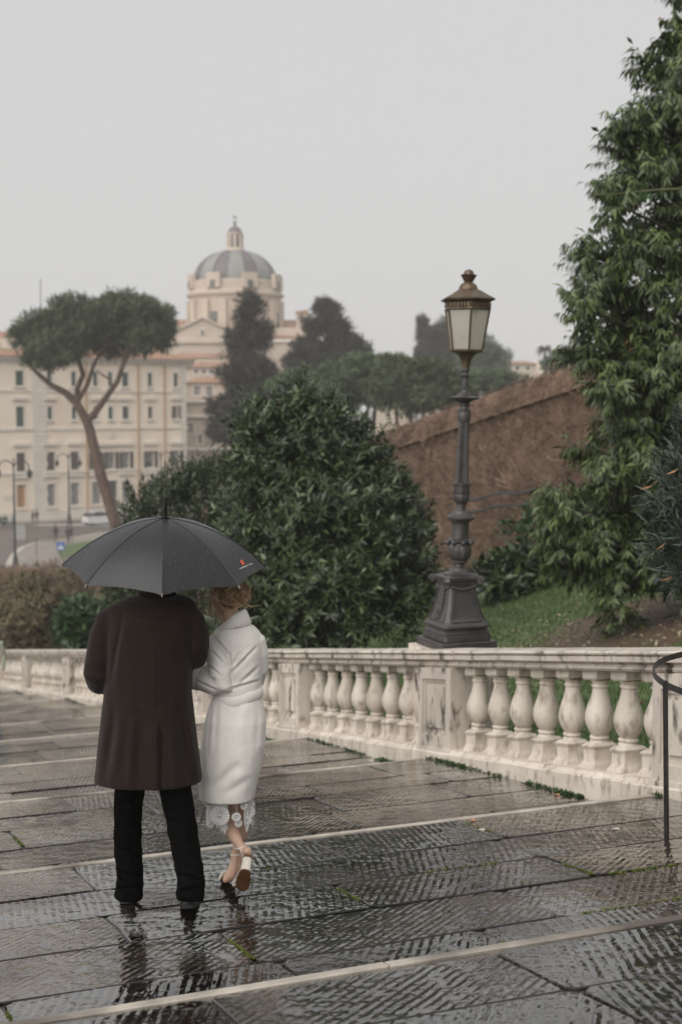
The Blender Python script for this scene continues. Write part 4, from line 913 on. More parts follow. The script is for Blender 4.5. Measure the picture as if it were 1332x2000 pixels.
for z_ in (2.75, -1.2 - .3, -6.35):
    fa.blk('string_course', 0, aR + 0.08, z_, z_ + 0.26, 0, 0.14, M['palestone'])
fa.blk('base_course', 0, aR + .1, STREET_Z, STREET_Z + 1.15, 0, 0.09, M['palestone'])
for x0, x1 in ((66, 92), (355, 364)):
    k = 0; z_ = STREET_Z + 1.15
    while z_ < EAVE - 0.5:
        j = 0.12 if k % 2 else 0.0
        fa.blk('quoin_stone', fa.a(x0) - j * (x0 > 300), fa.a(x1) + (0.05 if x0 > 300 else j), z_, z_ + 0.52, 0.01, 0.12, M['palestone']); z_ += 0.56; k += 1
for x in (170, 271, 322): fa.blk('drainpipe', fa.a(x) - 0.07, fa.a(x) + 0.07, STREET_Z + 1, EAVE, 0.15, 0.28, M['pipe_o'])
cn = MB(); 
cn.loft([[fa.pt(a_, EAVE - 0.75, 0.0), fa.pt(a_, EAVE - 0.7, 0.2), fa.pt(a_, EAVE - 0.45, 0.3), fa.pt(a_, EAVE - 0.35, 0.6), fa.pt(a_, EAVE + 0.02, 0.85), fa.pt(a_, EAVE + 0.02, -0.3)] for a_ in (-.5, aR + 0.8)]); cn.build('cornice', M['palestone'], pal)
rf = MB(); E0, E1, E2, E3 = fa.pt(-1, EAVE + .03, 1.0), fa.pt(aR + 1, EAVE + .03, 1.0), fa.pt(aR + 1, EAVE + .03, -17), fa.pt(-1, EAVE + .03, -17)
R0, R1 = fa.pt(2, EAVE + 3.1, -8), fa.pt(aR - 9, EAVE + 3.1, -8)
rf.add([E0, E1, E2, E3, R0, R1], [(0, 1, 5, 4), (1, 2, 5), (2, 3, 4, 5), (3, 0, 4)]); ro_ = rf.build('roof', M['tile'], pal)
for x, w in ((10, 1.2), (46, 1.0)):
    dm = MB(); a = fa.a(x); dm.box(fa.pt(a - w, EAVE + .5, -1.5), fa.t * 2 * w, -fa.n * 3, (0, 0, 1.5)); dm.build('dormer', M['ochre'], ro_)
    fa.blk('dormer_window', a - .35, a + .35, EAVE + .8, EAVE + 1.6, -1.5, -1.44, M['shutter_g'], ro_)
for x in (5, 285): 
    ch = MB(); a = fa.a(x); ch.box(fa.pt(a - .4, EAVE + 1, -5), fa.t * .9, -fa.n * .9, (0, 0, 2.6)); ch.build('chimney', M['tile'], ro_)
mb = MB(); mb.tube([P(80, 640, 170), P(80, 545, 170)], 0.05, 5); o = mb.build('aerial', M['iron'], ro_)
o = fa.blk('wall_plaque', fa.a(8), fa.a(24), -9.1, -8.5, 0.0, 0.06, M['palestone'])
fa.blk('coat_of_arms', fa.a(214), fa.a(225), -2.4, -1.75, 0.0, 0.1, M['palestone'])

# church with dome
CD = 290.0; k9 = CD / FPX
ch_ = thing('domed_church', (P(461, 790, CD)[0], CD, STREET_Z), 'pinkish stone church with a big ribbed lead dome and lantern', 'church')
C0 = np.array([P(461, 790, CD)[0], CD, EYE])
def cz(y): return (790 - y) * k9
dr = MB(); dr.lathe(C0, [(88 * k9, cz(760)), (88 * k9, cz(590)), (89 * k9, cz(586)), (94 * k9, cz(583)), (95 * k9, cz(579)), (90 * k9, cz(577)), (89 * k9, cz(573)), (86 * k9, cz(571)), (86 * k9, cz(556)), (80 * k9, cz(553))], 64); dr_o = dr.build('drum', M['church'], ch_, smooth=30)
for k in range(16):
    a = 2 * math.pi * (k + 0.5) / 16; e = np.array([math.cos(a), math.sin(a), 0]); tn = np.array([-e[1], e[0], 0])
    mb = MB(); mb.box(C0 + e * 87.5 * k9 - tn * .8 + np.array([0, 0, cz(760)]), tn * 1.6, e * 0.7, (0, 0, cz(592) - cz(760))); mb.build('pilaster', M['church'], dr_o)
    if k % 2 == 0:
        a = 2 * math.pi * (k + 0.98) / 16; e = np.array([math.cos(a), math.sin(a), 0]); tn = np.array([-e[1], e[0], 0])
        mb = MB(); mb.box(C0 + e * 84 * k9 - tn * 1.5 + np.array([0, 0, cz(570)]), tn * 3.0, e * 0.9, (0, 0, 2.9)); w_o = mb.build('attic_window', M['church'], dr_o)
        mb = MB(); mb.box(C0 + e * (84 * k9 + 0.92) - tn * .55 + np.array([0, 0, cz(569)]), tn * 1.1, e * 0.05, (0, 0, 1.3)); mb.build('pane', M['glass_d'], w_o)
        mb = MB(); mb.box(C0 + e * 88 * k9 - tn * .7 + np.array([0, 0, cz(640)]), tn * 1.4, e * 0.12, (0, 0, 2.6)); mb.build('drum_window', M['glass_d'], dr_o)
        a2 = a + 0.39; e2 = np.array([math.cos(a2), math.sin(a2), 0])
dprof = []
for i in range(13):
    t = i / 12; an_ = t * math.pi / 2 * 0.87; dprof.append((78 * math.cos(an_) ** 0.95 * k9, cz(555) + 61 * math.sin(an_) * k9 / math.sin(math.pi / 2 * .87)))
for k in range(16):
    mb = MB(); rings = []
    rib = k % 2 == 0; sp = 2 * math.pi / 16; a0 = k * sp - (0.5 * sp) + 0.10; pr = 0.35 if rib else 0.0
    for r, z in dprof: rings.append([C0 + np.array([math.cos(a0 + sp * q) * (r + pr), math.sin(a0 + sp * q) * (r + pr), z]) for q in np.linspace(0, 1, 5)] + [C0 + np.array([math.cos(a0 + sp) * (r - .5), math.sin(a0 + sp) * (r - .5), z]), C0 + np.array([math.cos(a0) * (r - .5), math.sin(a0) * (r - .5), z])])
    mb.loft(rings); mb.build('dome_rib' if rib else 'dome_panel', M['lead_l'] if rib else M['lead'], ch_, smooth=30)
lt = MB(); lt.lathe(C0, [(22 * k9, cz(499)), (20 * k9, cz(495)), (18 * k9, cz(490)), (12 * k9, cz(489)), (11 * k9, cz(464)), (16 * k9, cz(463)), (16 * k9, cz(461)), (13 * k9, cz(460))], 24); l_o = lt.build('lantern', M['church'], ch_, smooth=30)
for k in range(8):
    a = 2 * math.pi * k / 8 + .1; mb = MB(); mb.tube([C0 + np.array([math.cos(a) * 13.5 * k9, math.sin(a) * 13.5 * k9, cz(490)]), C0 + np.array([math.cos(a) * 13.5 * k9, math.sin(a) * 13.5 * k9, cz(463)])], 0.28, 8); mb.build('column', M['church'], l_o, smooth=60)
    a += math.pi / 8; e = np.array([math.cos(a), math.sin(a), 0]); tn = np.array([-e[1], e[0], 0]); mb = MB(); mb.box(C0 + e * 11.6 * k9 - tn * .3 + np.array([0, 0, cz(487)]), tn * .6, e * .1, (0, 0, 1.9)); mb.build('lantern_window', M['glass_d'], l_o)
mb = MB(); mb.lathe(C0, [(14 * k9, cz(461)), (13 * k9, cz(456)), (9 * k9, cz(450)), (3 * k9, cz(447)), (1.5 * k9, cz(445)), (3 * k9, cz(443)), (3 * k9, cz(440)), (0.8 * k9, cz(437)), (0.5 * k9, cz(425))], 20); mb.build('lantern_cap', M['lead'], ch_, smooth=40)
mb = MB(); mb.box(C0 + np.array([-.55, -.1, cz(431)]), (1.1, 0, 0), (0, .2, 0), (0, 0, .2)); mb.build('cross_arm', M['lead'], ch_)
def slab3(name, pts, d, dep, m, root):
    """flat-fronted block: outline in pixels at distance d, going back dep metres"""
    mb = MB(); f = [P(x, y, d) for x, y in pts]; g = [p + np.array([0, dep, 0]) for p in f]; mb.loft([f, g]); return mb.build(name, m, root)
CF = 272
slab3('transept_front', [(312, 1010), (312, 664), (396, 623), (480, 664), (480, 1010)], CF, 12, M['church'], ch_)
slab3('pediment_slope', [(306, 664), (306, 660), (396, 617), (396, 622)], CF - .5, 13, M['church'], ch_); slab3('pediment_slope', [(396, 622), (396, 617), (486, 660), (486, 664)], CF - .5, 13, M['church'], ch_)
slab3('pediment_cornice', [(306, 670), (306, 664), (486, 664), (486, 670)], CF - .6, .6, M['church'], ch_)
slab3('lower_cornice', [(306, 712), (306, 708), (486, 708), (486, 712)], CF - .5, .5, M['church'], ch_)
slab3('pediment_window', [(391, 655), (391, 641), (400, 641), (400, 655)], CF - .15, .15, M['palestone'], ch_); slab3('window_opening', [(393, 654), (393, 644), (398, 644), (398, 654)], CF - .22, .07, M['glass_d'], ch_)
slab3('nave_wall', [(300, 1010), (300, 640), (606, 640), (606, 1010)], CD - 6, 30, M['church'], ch_)
mb = MB(); a_, b_, c_, d_ = P(300, 640, CD - 7), P(608, 660, CD - 7), P(592, 625, CD + 2), P(320, 624, CD + 2); mb.loft([[a_, b_, c_, d_], [p + np.array([0, 0, -.3]) for p in (a_, b_, c_, d_)]]); mb.build('nave_roof', M['tile'], ch_)
slab3('side_chapel', [(520, 1010), (520, 668), (600, 668), (600, 1010)], CD - 12, 6, M['church'], ch_); slab3('chapel_cornice', [(516, 668), (516, 662), (604, 662), (604, 668)], CD - 12.5, 6.5, M['palestone'], ch_)
slab3('bell_turret', [(579, 660), (579, 612), (601, 612), (601, 660)], CD - 5, 3, M['church'], ch_); slab3('turret_cap', [(577, 612), (578, 608), (598, 605), (603, 608), (603, 612)], CD - 5.3, 3.6, M['tile'], ch_)

# smaller buildings between the palazzo and the pines
def small_building(label, x0, x1, yt, d, m, roof_y, wins, dep=10, cat='house', name='house', cor=()):
    t = thing(name, (P((x0 + x1) / 2, 790, d)[0], d, STREET_Z), label, cat)
    f = Facade((P(x0, 790, d)[0], d), (P(x1, 790, d)[0], d), t); zt = EYE + (790 - yt) * d / FPX
    for (x, ya, yb, w, stl) in wins:
        a = f.a(x); fz = lambda y: EYE + (790 - y) * d / FPX
        f.window(a - w, a + w, fz(yb), fz(ya), stl, sill=False)
    f.wall(0, f.len, STREET_Z - 1, zt, m)
    mb = MB(); mb.box(f.pt(0, STREET_Z - 1, -.32), f.t * f.len, -f.n * dep, (0, 0, zt - STREET_Z + 1)); mb.build('side_wall', m, t)
    for y in cor: z_ = EYE + (790 - y) * d / FPX; f.blk('cornice', -.1, f.len + .1, z_, z_ + .45, 0, .4, M['palestone'] if m is not M['church'] else M['church'])
    if roof_y:
        zr = EYE + (790 - roof_y) * d / FPX; mb = MB(); e = 0.5
        mb.loft([[f.pt(-e, zt + .02, e), f.pt(f.len + e, zt + .02, e), f.pt(f.len + e, zt + .02, -dep - e), f.pt(-e, zt + .02, -dep - e)], [f.pt(1.5, zr, -dep / 2 + .5), f.pt(f.len - 1.5, zr, -dep / 2 + .5), f.pt(f.len - 1.5, zr, -dep / 2 - .5), f.pt(1.5, zr, -dep / 2 - .5)]]); mb.build('roof', M['tile'], t)
    return t, f
small_building('narrow pale stone church front with a niche beside the palazzo corner', 364, 450, 783, 182, mat('worn_pale_stone', (0.42, 0.35, 0.285), (0.52, 0.445, 0.37), .5, .85, c3=(.30, .245, .2), c3_scale=.4), None,
               [(373, 826, 846, 0.45, 'curtain'), (392, 848, 866, 0.3, 'curtain')], cat='church', name='stone_church_front', cor=(786, 815, 880))
small_building('ochre house with two pale windows above the stone church front', 364, 450, 748, 192, M['church'], 735, [(387, 754, 772, 0.5, 'curtain'), (410, 754, 772, 0.5, 'curtain')])
small_building('upper house with a row of small windows under the domed church', 364, 460, 718, 206, M['church'], 705, [(385, 722, 730, .35, 'curtain'), (400, 722, 730, .35, 'curtain'), (415, 722, 730, .35, 'curtain')])
small_building('pale house with an orange chimney below the church gable', 330, 450, 700, 225, M['ochre'], 688, [])
hb, hf = small_building('hazy pink house on the hill between the dark pine and the cypress', 735, 802, 700, 262, M['church'], 690, [(750, 704, 712, .4, 'glass'), (772, 704, 712, .4, 'glass'), (790, 704, 712, .4, 'glass')])
small_building('hazy pink house on the hill left of the tiny palm', 995, 1046, 712, 255, M['church'], 704, [(1008, 716, 723, .4, 'glass'), (1028, 716, 723, .4, 'glass')])
small_building('hazy wall of a long building right of the tiny palm', 1040, 1120, 707, 265, M['ochre'], None, [(1060, 712, 718, .4, 'glass'), (1085, 712, 718, .4, 'glass')])
# hill under them
vs, fs = [], []; gx, gy = np.linspace(0, 130, 34), np.linspace(175, 420, 24)
for y in gy:
    for x in gx:
        h = 13.5 * math.exp(-((x - 55) / 42) ** 2) * min(1, (y - 175) / 55) + 1.5 * mnoise.noise((x * .05, y * .05, 3)); vs.append((x, y, STREET_Z - 1.6 + h + 1.0 * (y > 200)))
for j in range(len(gy) - 1):
    for i in range(len(gx) - 1): fs.append((j * 34 + i, j * 34 + i + 1, (j + 1) * 34 + i + 1, (j + 1) * 34 + i))
tag(MB().add(vs, fs).build('hill', mat('hill_scrub', (0.04, 0.055, 0.022), (0.09, 0.10, 0.045), .2, .9, .5, .5), smooth=180), 'scrub covered hill behind the vine wall', kind='structure')

# ---------------------------------------------------------------- the street below: pavements, lamps, signs, traffic
def pav(name, pix, m, h, kind='structure'):
    pts = [on_level(x, y, STREET_Z) for x, y in pix]; mb = MB()
    mb.loft([[p + np.array([0, 0, .004]) for p in pts], [p + np.array([0, 0, h]) for p in pts]]); return tag(mb.build(name, m), kind=kind)
o = fa.blk('pavement', -2, aR + 3, STREET_Z + .004, STREET_Z + .14, 0.15, 3.2, M['pave']); o.parent = None; o.location = pal.location; tag(o, kind='structure')
pav('traffic_island', [(15, 1116), (22, 1096), (45, 1072), (80, 1062), (130, 1056), (200, 1043), (300, 1040), (330, 1120), (120, 1125)], M['pave'], .12)
mb = MB(); kp = [on_level(x, y, STREET_Z) for x, y in ((14, 1118), (19, 1100), (27, 1087), (42, 1073), (58, 1067), (80, 1061), (105, 1058), (130, 1055.5), (165, 1049), (200, 1042.5), (300, 1039))]
mb.loft([[p + np.array([-.2, 0, 0.005]), p + np.array([-.2, 0, .16]), p + np.array([.25, .25, .16]), p + np.array([.25, .25, .005])] for p in kp]); tag(mb.build('kerb', M['kerb']), kind='structure')
pav('verge', [(118, 1090), (112, 1078), (125, 1070), (165, 1062), (230, 1052), (240, 1090)], M['lawn'], .2)
pav('crossing', [(60, 1027), (66, 1024), (230, 1022), (230, 1026)], M['kerb'], .008)
def street_lamp(x, yb, yt, label):
    q = on_level(x, yb, STREET_Z); d = q[1]; t = thing('street_lamp', q, label, 'street lamp', 'double armed street lamps on the street below'); H = (yb - yt) * d / FPX
    mb = MB(); mb.lathe(q, [(.34, 0), (.34, .25), (.24, .4), (.2, .9), (.13, 1.1), (.1, 2.2), (.075, H * .75), (.06, H * .86), (.05, H)], 12); mb.build('pole', M['blackiron'], t, smooth=40)
    for s in (-1, 1):
        mb = MB(); R_ = .62; c = q + np.array([s * R_, 0, H * .9]); pts = [q + np.array([0, 0, H * .78])] + [c + np.array([-s * R_ * math.cos(a), 0, R_ * 1.1 * math.sin(a)]) for a in np.linspace(0, math.pi, 9)]
        mb.tube(pts, .05, 6); mb.build('arm', M['blackiron'], t, smooth=60)
        mb = MB(); e = c + np.array([s * R_, 0, 0]); mb.lathe(e, [(.02, 0), (.1, -.05), (.24, -.2), (.26, -.3), (.2, -.34), (.17, -.62), (.05, -.7)], 10); mb.build('lantern', M['blackiron'], t, smooth=40)
street_lamp(31, 1112, 893, 'black double armed street lamp nearest the photo edge on the island')
street_lamp(136, 1024, 884, 'double armed street lamp in front of the ochre palazzo')
street_lamp(316, 1040, 880, 'double armed street lamp mostly hidden by the shrub')
q = on_level(72, 1090, STREET_Z); sg = thing('round_sign', q, 'round traffic sign on a thin pole seen from behind', 'sign'); d = q[1]
mb = MB(); mb.tube([q, P(72, 1050, d)], .035, 6); mb.build('pole', M['iron'], sg); mb = MB(); c = P(72.5, 1057, d); mb.lathe(c + np.array([0, -.05, 0]), [(.02, 0), (.30, 0), (.31, .02), (.30, .04)], 20, axis=(0, 1, 0)); mb.build('disc', M['blackiron'], sg, smooth=30)
q = on_level(120, 1094, STREET_Z); sg = thing('crossing_sign', q, 'blue square pedestrian crossing sign with a white triangle', 'sign'); d = q[1]
bl = mat('sign_blue', (0.03, 0.10, 0.36), rough=.4); wh = mat('sign_white', (0.75, 0.75, 0.75), rough=.5)
mb = MB(); mb.tube([q, P(120, 1060, d)], .035, 6); mb.build('pole', M['iron'], sg)
c = P(120, 1074, d); mb = MB(); mb.box(c + np.array([-.33, -.06, 0]), (.66, 0, 0), (0, .03, 0), (0, 0, .66)); pn = mb.build('panel', bl, sg)
mb = MB(); b0 = c + np.array([0, -.063, .08]); mb.loft([[b0 + np.array([-.24, 0, 0]), b0 + np.array([.24, 0, 0]), b0 + np.array([0, 0, .46])], [b0 + np.array([-.24, -.004, 0]), b0 + np.array([.24, -.004, 0]), b0 + np.array([0, -.004, .46])]]); mb.build('triangle', wh, pn)
mb = MB(); w0 = b0 + np.array([0, -.007, .06]); mb.tube([w0 + np.array([0, 0, .28]), w0 + np.array([0.01, 0, .15]), w0 + np.array([-.05, 0, 0])], .022, 5); mb.tube([w0 + np.array([0.01, 0, .15]), w0 + np.array([.07, 0, 0])], .02, 5); mb.tube([w0 + np.array([-.07, 0, .17]), w0 + np.array([.06, 0, .21])], .015, 5); mb.ball(w0 + np.array([0, 0, .32]), .03, 4); mb.build('pedestrian_symbol', M['blackiron'], pn)
q = on_level(39, 1064, STREET_Z); sg = thing('notice_board', q, 'pale grey board on two posts beside the nearest street lamp', 'sign'); d = q[1]
for x in (30, 53): 
    mb = MB(); mb.tube([P(x, 1064, d), P(x, 1020, d)], .03, 5); mb.build('post', M['iron'], sg)
for k in range(4):
    mb = MB(); c = P(27, 1032 + 7 * k, d); mb.box(c, (1.15, 0, 0), (0, .04, 0), (0, 0, .26)); mb.build('panel', mat('board_grey', (.33, .32, .31), rough=.6) if k == 0 else bpy.data.materials['board_grey'], sg)

def figure(base, yaw, H, label, jm, tm, sm, hm, stride=.18, vox=.03, arms=.12, lean=0.0, seat=False, group=None, child=False):
    """a clothed walking figure facing along yaw"""
    base = np.array(base, float); fx = np.array([math.cos(yaw), math.sin(yaw), 0]); fy = np.array([-math.sin(yaw), math.cos(yaw), 0])
    def L(x, y, z): return base + (fx * x + fy * (y + lean * z) + np.array([0, 0, z])) * H
    hip, kn, an = .52, .28, .045
    def legs(r, mb):
        for s, o in ((-1, stride), (1, -stride)):
            if seat: mb.tube([L(s * .055, 0, .30), L(s * .06, .22, .30), L(s * .06, .24, .05)], [r * 1.3, r * 1.1, r * .8], 10)
            else: mb.tube([L(s * .05, 0, hip), L(s * .055, o * .55 + .02, kn), L(s * .055, o * .9, an)], [r * 1.35, r * 1.0, r * .75], 10)
    dz = -.22 if seat else 0
    def torso(mb, e):
        mb.tube([L(0, 0, .47 + dz), L(0, 0, .58 + dz), L(0, .005, .70 + dz), L(0, .0, .79 + dz), L(0, 0, .825 + dz)], [(.085 + e), (.078 + e), (.088 + e), (.07 + e), .04 + e], 12, flat=1.3, side=tuple(fy))
        for s in (-1, 1): mb.tube([L(s * .10, 0, .79 + dz), L(s * .13, -.02, .64 + dz), L(s * .12, arms * (1 if s > 0 else -.3) + .03, .50 + dz)], [.04 + e, .032 + e, .026 + e], 9)
    b = MB(); legs(.036, b); torso(b, 0)
    b.tube([L(0, 0, .80 + dz), L(0, .01, .87 + dz)], .03, 8); b.ball(L(0, .012, .925 + dz), .058 * H, 8, 1.3); b.ball(L(0, .068, .92 + dz), .011 * H, 4)
    for s in (-1, 1):
        y_ = arms * (1 if s > 0 else -.3) + .03; b.tube([L(s * .12, y_, .50 + dz), L(s * .118, y_ + .02, .45 + dz), L(s * .115, y_ + .03, .42 + dz)], [.02, .022, .012], 7)
    p = fused(b, 'person', M['skin'], vox * .8, None, 3, off=base); p.location = tuple(base); tag(p, label, 'person', group)
    j = MB(); torso(j, .012); fused(j, 'jacket', jm, vox, p, 3)
    t = MB(); legs(.046, t); fused(t, 'trousers', tm, vox, p, 3)
    h = MB(); h.ball(L(0, -.006, .938 + dz), .063 * H, 8, 1.15); h.build('hair', hm, p, smooth=180)
    for s, o in ((-1, stride), (1, -stride)):
        m_ = MB(); y_ = .24 if seat else o * .9
        m_.tube([L(s * .06, y_ - .025, .025), L(s * .06, y_ + .05, .025), L(s * .06, y_ + .11, .018)], [.028, .03, .02], 8); m_.build('shoe', sm, p, smooth=180)
    return p
M['skin'] = mat('skin', (0.52, 0.33, 0.24), (0.58, 0.38, 0.28), 9, 0.5)
M['cloth_k'] = mat('black_cloth', (0.012, 0.012, 0.013), (0.022, 0.021, 0.022), 30, 0.85, 0.002, 60)
M['shoe_k'] = mat('black_leather', (0.006, 0.0055, 0.005), rough=0.45, spec=0.25)
M['hair_d'] = mat('dark_hair', (0.018, 0.012, 0.009), (0.04, 0.025, 0.018), 40, 0.5)
M['navy'] = mat('navy_cloth', (0.02, 0.025, 0.045), (0.03, 0.035, 0.06), 9, .8); M['brownc'] = mat('brown_cloth', (0.07, 0.045, 0.035), (0.09, 0.06, 0.045), 9, .8)
g_ = 'people on the street below'
figure(on_level(110, 1061, STREET_Z + .12), 0.3, 1.75, 'person in dark clothes walking above the blue crossing sign', M['cloth_k'], M['cloth_k'], M['shoe_k'], M['hair_d'], group=g_)
figure(on_level(133, 1063, STREET_Z + .12), -0.3, 1.78, 'person in a dark coat standing right of the other walker', M['navy'], M['brownc'], M['shoe_k'], M['hair_d'], .06, group=g_)
figure(on_level(139, 1060, STREET_Z + .12), 0.5, 1.7, 'person half hidden behind the walker in the dark coat', M['brownc'], M['navy'], M['shoe_k'], M['hair_d'], .1, group=g_)
figure(on_level(65, 1026, STREET_Z), 1.2, 1.7, 'person in black standing by the palazzo wall on the left of a pair', M['cloth_k'], M['cloth_k'], M['shoe_k'], M['hair_d'], .05, group=g_)
figure(on_level(73, 1025, STREET_Z), 0.7, 1.72, 'person in brown standing by the palazzo wall on the right of a pair', M['brownc'], M['cloth_k'], M['shoe_k'], M['hair_d'], .05, group=g_)

# white car, parked scooters
def car(q, yaw, label, paint):
    t = thing('parked_car', q, label, 'car'); q = np.array(q); fx = np.array([math.cos(yaw), math.sin(yaw), 0]); fy = np.array([-math.sin(yaw), math.cos(yaw), 0])
    def L(x, y, z): return q + fx * x + fy * y + np.array([0, 0, z])
    def ring(x, w, z0, z1, wt=None): wt = wt or w; return [L(x, -w, z0), L(x, w, z0), L(x, w * 1.02, (z0 + z1) / 2), L(x, wt, z1), L(x, -wt, z1), L(x, -w * 1.02, (z0 + z1) / 2)]
    mb = MB(); mb.loft([ring(-1.95, .62, .42, .80), ring(-1.85, .78, .26, .92), ring(-1.2, .84, .2, .96), ring(.9, .85, .2, .95), ring(1.6, .8, .22, .80), ring(1.92, .72, .3, .68), ring(1.98, .55, .38, .6)]); mb.build('body', paint, t, smooth=35)
    mb = MB(); mb.loft([ring(-1.75, .72, .92, 1.0), ring(-1.4, .76, .93, 1.36, .6), ring(-.6, .77, .93, 1.47, .6), ring(.2, .77, .93, 1.43, .58), ring(.95, .74, .93, .98, .66)]); cb = mb.build('cabin', M['glass_d'], t, smooth=35)
    mb = MB(); mb.loft([ring(-1.42, .60, 1.36, 1.40, .56), ring(-.6, .61, 1.465, 1.50, .57), ring(.22, .59, 1.425, 1.46, .55)]); mb.build('roof', paint, t, smooth=35)
    for s in (-1, 1):
        for x in (-1.3, .0, .85): 
            mb = MB(); mb.tube([L(x * .8, s * .62, 1.43), L(x, s * .78, .95)], .035, 5); mb.build('pillar', paint, t)
        for x in (-1.25, 1.25):
            mb = MB(); mb.lathe(L(x, s * .70 - .09, .32), [(.2, 0), (.31, .01), (.32, .05), (.32, .14), (.31, .18), (.2, .19)], 20, axis=tuple(fy)); w = mb.build('wheel', M['cloth_k'], t, smooth=40)
            mb = MB(); mb.lathe(L(x, s * .70 - .1, .32), [(.05, 0), (.19, 0), (.19, .21), (.05, .21)], 14, axis=tuple(fy)); mb.build('rim', M['iron'], w, smooth=40)
        mb = MB(); mb.ball(L(1.86, s * .55, .66), .11, 6, .7); mb.build('headlight', M['frosted'], t, smooth=180)
        mb = MB(); mb.ball(L(-1.9, s * .58, .78), .1, 6, 1.2); mb.build('tail_light', mat('tail_red', (.35, .02, .02), rough=.3) if 'tail_red' not in bpy.data.materials else bpy.data.materials['tail_red'], t, smooth=180)
        mb = MB(); mb.ball(L(.75, s * .95, .98), .09, 5, .7); mb.build('mirror', paint, t, smooth=180)
car(on_level(196, 1024, STREET_Z), math.radians(38), 'small white car parked under the umbrella pine by the palazzo', mat('white_paint', (.62, .62, .62), rough=.25))
def scooter(q, yaw, label, paint):
    t = thing('scooter', q, label, 'scooter', 'scooters parked by the palazzo'); q = np.array(q); fx = np.array([math.cos(yaw), math.sin(yaw), 0]); fy = np.array([-math.sin(yaw), math.cos(yaw), 0])
    def L(x, y, z): return q + fx * x + fy * y + np.array([0, 0, z])
    for x in (-.6, .62):
        mb = MB(); mb.lathe(L(x, -.05, .25), [(.1, 0), (.24, .01), (.25, .05), (.24, .09), (.1, .1)], 16, axis=tuple(fy)); mb.build('wheel', M['cloth_k'], t, smooth=40)
    mb = MB(); mb.tube([L(-.8, 0, .6), L(-.4, 0, .58), L(0, 0, .32), L(.35, 0, .36), L(.48, 0, .75), L(.42, 0, .95)], [.12, .19, .13, .13, .16, .07], 8); mb.build('body', paint, t, smooth=60)
    mb = MB(); mb.tube([L(-.75, 0, .8), L(-.4, 0, .82), L(-.05, 0, .76)], [.1, .13, .08], 8); mb.build('seat', M['cloth_k'], t, smooth=60)
    mb = MB(); mb.tube([L(.36, -.33, 1.02), L(.42, 0, .98), L(.36, .33, 1.02)], .02, 6); mb.build('handlebar', M['iron'], t, smooth=60)
    mb = MB(); mb.ball(L(.5, 0, .98), .08, 6); mb.build('headlight', M['frosted'], t, smooth=180)
    mb = MB(); mb.add([L(.42, -.2, 1.0), L(.42, .2, 1.0), L(.3, .16, 1.4), L(.3, -.16, 1.4)], [(0, 1, 2, 3)]); mb.build('windscreen', M['frosted'], t)
scooter(on_level(6, 1026, STREET_Z), .9, 'green scooter parked at the photo edge', mat('green_paint', (.06, .16, .08), rough=.35))
scooter(on_level(18, 1027, STREET_Z), .7, 'grey scooter parked beside the green one', mat('grey_paint', (.22, .22, .22), rough=.35))
# ---------------------------------------------------------------- the couple
def proj(co):
    q = co - CAM; w = q @ _F; return CXP + FPX * (q @ _R) / w, CYP - FPX * (q @ _U) / w
def creases(co, segs, yc):
    """press folds into cloth: segs = (x0, y0, x1, y1, depth, width px) on the side facing -Y"""
    x, y = proj(co); back = co[:, 1] < yc; out = co.copy(); tot = np.zeros(len(co))
    for (x0, y0, x1, y1, amp, w) in segs:
        dx, dy = x1 - x0, y1 - y0; L2 = dx * dx + dy * dy; t = np.clip(((x - x0) * dx + (y - y0) * dy) / L2, 0, 1)
        dist = np.hypot(x - x0 - t * dx, y - y0 - t * dy); sgn = ((x - x0) * dy - (y - y0) * dx) / math.sqrt(L2)
        g = np.exp(-(dist / w) ** 2); r = np.exp(-((sgn - 1.9 * w) / (1.6 * w)) ** 2) * np.exp(-(dist / (4 * w)) ** 2)
        tot += amp * (g - 0.55 * r) * np.sin(np.clip(t * 0.94 + 0.06, 0, 1) * math.pi) ** 0.6
    out[:, 1] += np.where(back, tot, 0); return out
def wob(co, amp, sc, seed=0):
    out = co.copy(); n = np.array([mnoise.noise((p[0] * sc[0] + seed, p[1] * sc[1], p[2] * sc[2])) for p in co]); out[:, 1] += amp * n; out[:, 0] += amp * 0.6 * np.roll(n, 7) * 0; return out
def ering(c, hw, hd, n=40, p=2.3, X=np.array([1., 0, 0]), Y=np.array([0, 1., 0])):
    r = []
    for k in range(n):
        a = 2 * math.pi * k / n; ca, sa = math.cos(a), math.sin(a)
        r.append(c + X * hw * math.copysign(abs(ca) ** (2 / p), ca) + Y * hd * math.copysign(abs(sa) ** (2 / p), sa))
    return r
def body_rings(W, D, rows):
    return [ering(W((xl + xr) / 2, y, dd), (xr - xl) / 2 * (D + dd) / FPX, hd) for y, xl, xr, dd, hd in rows]
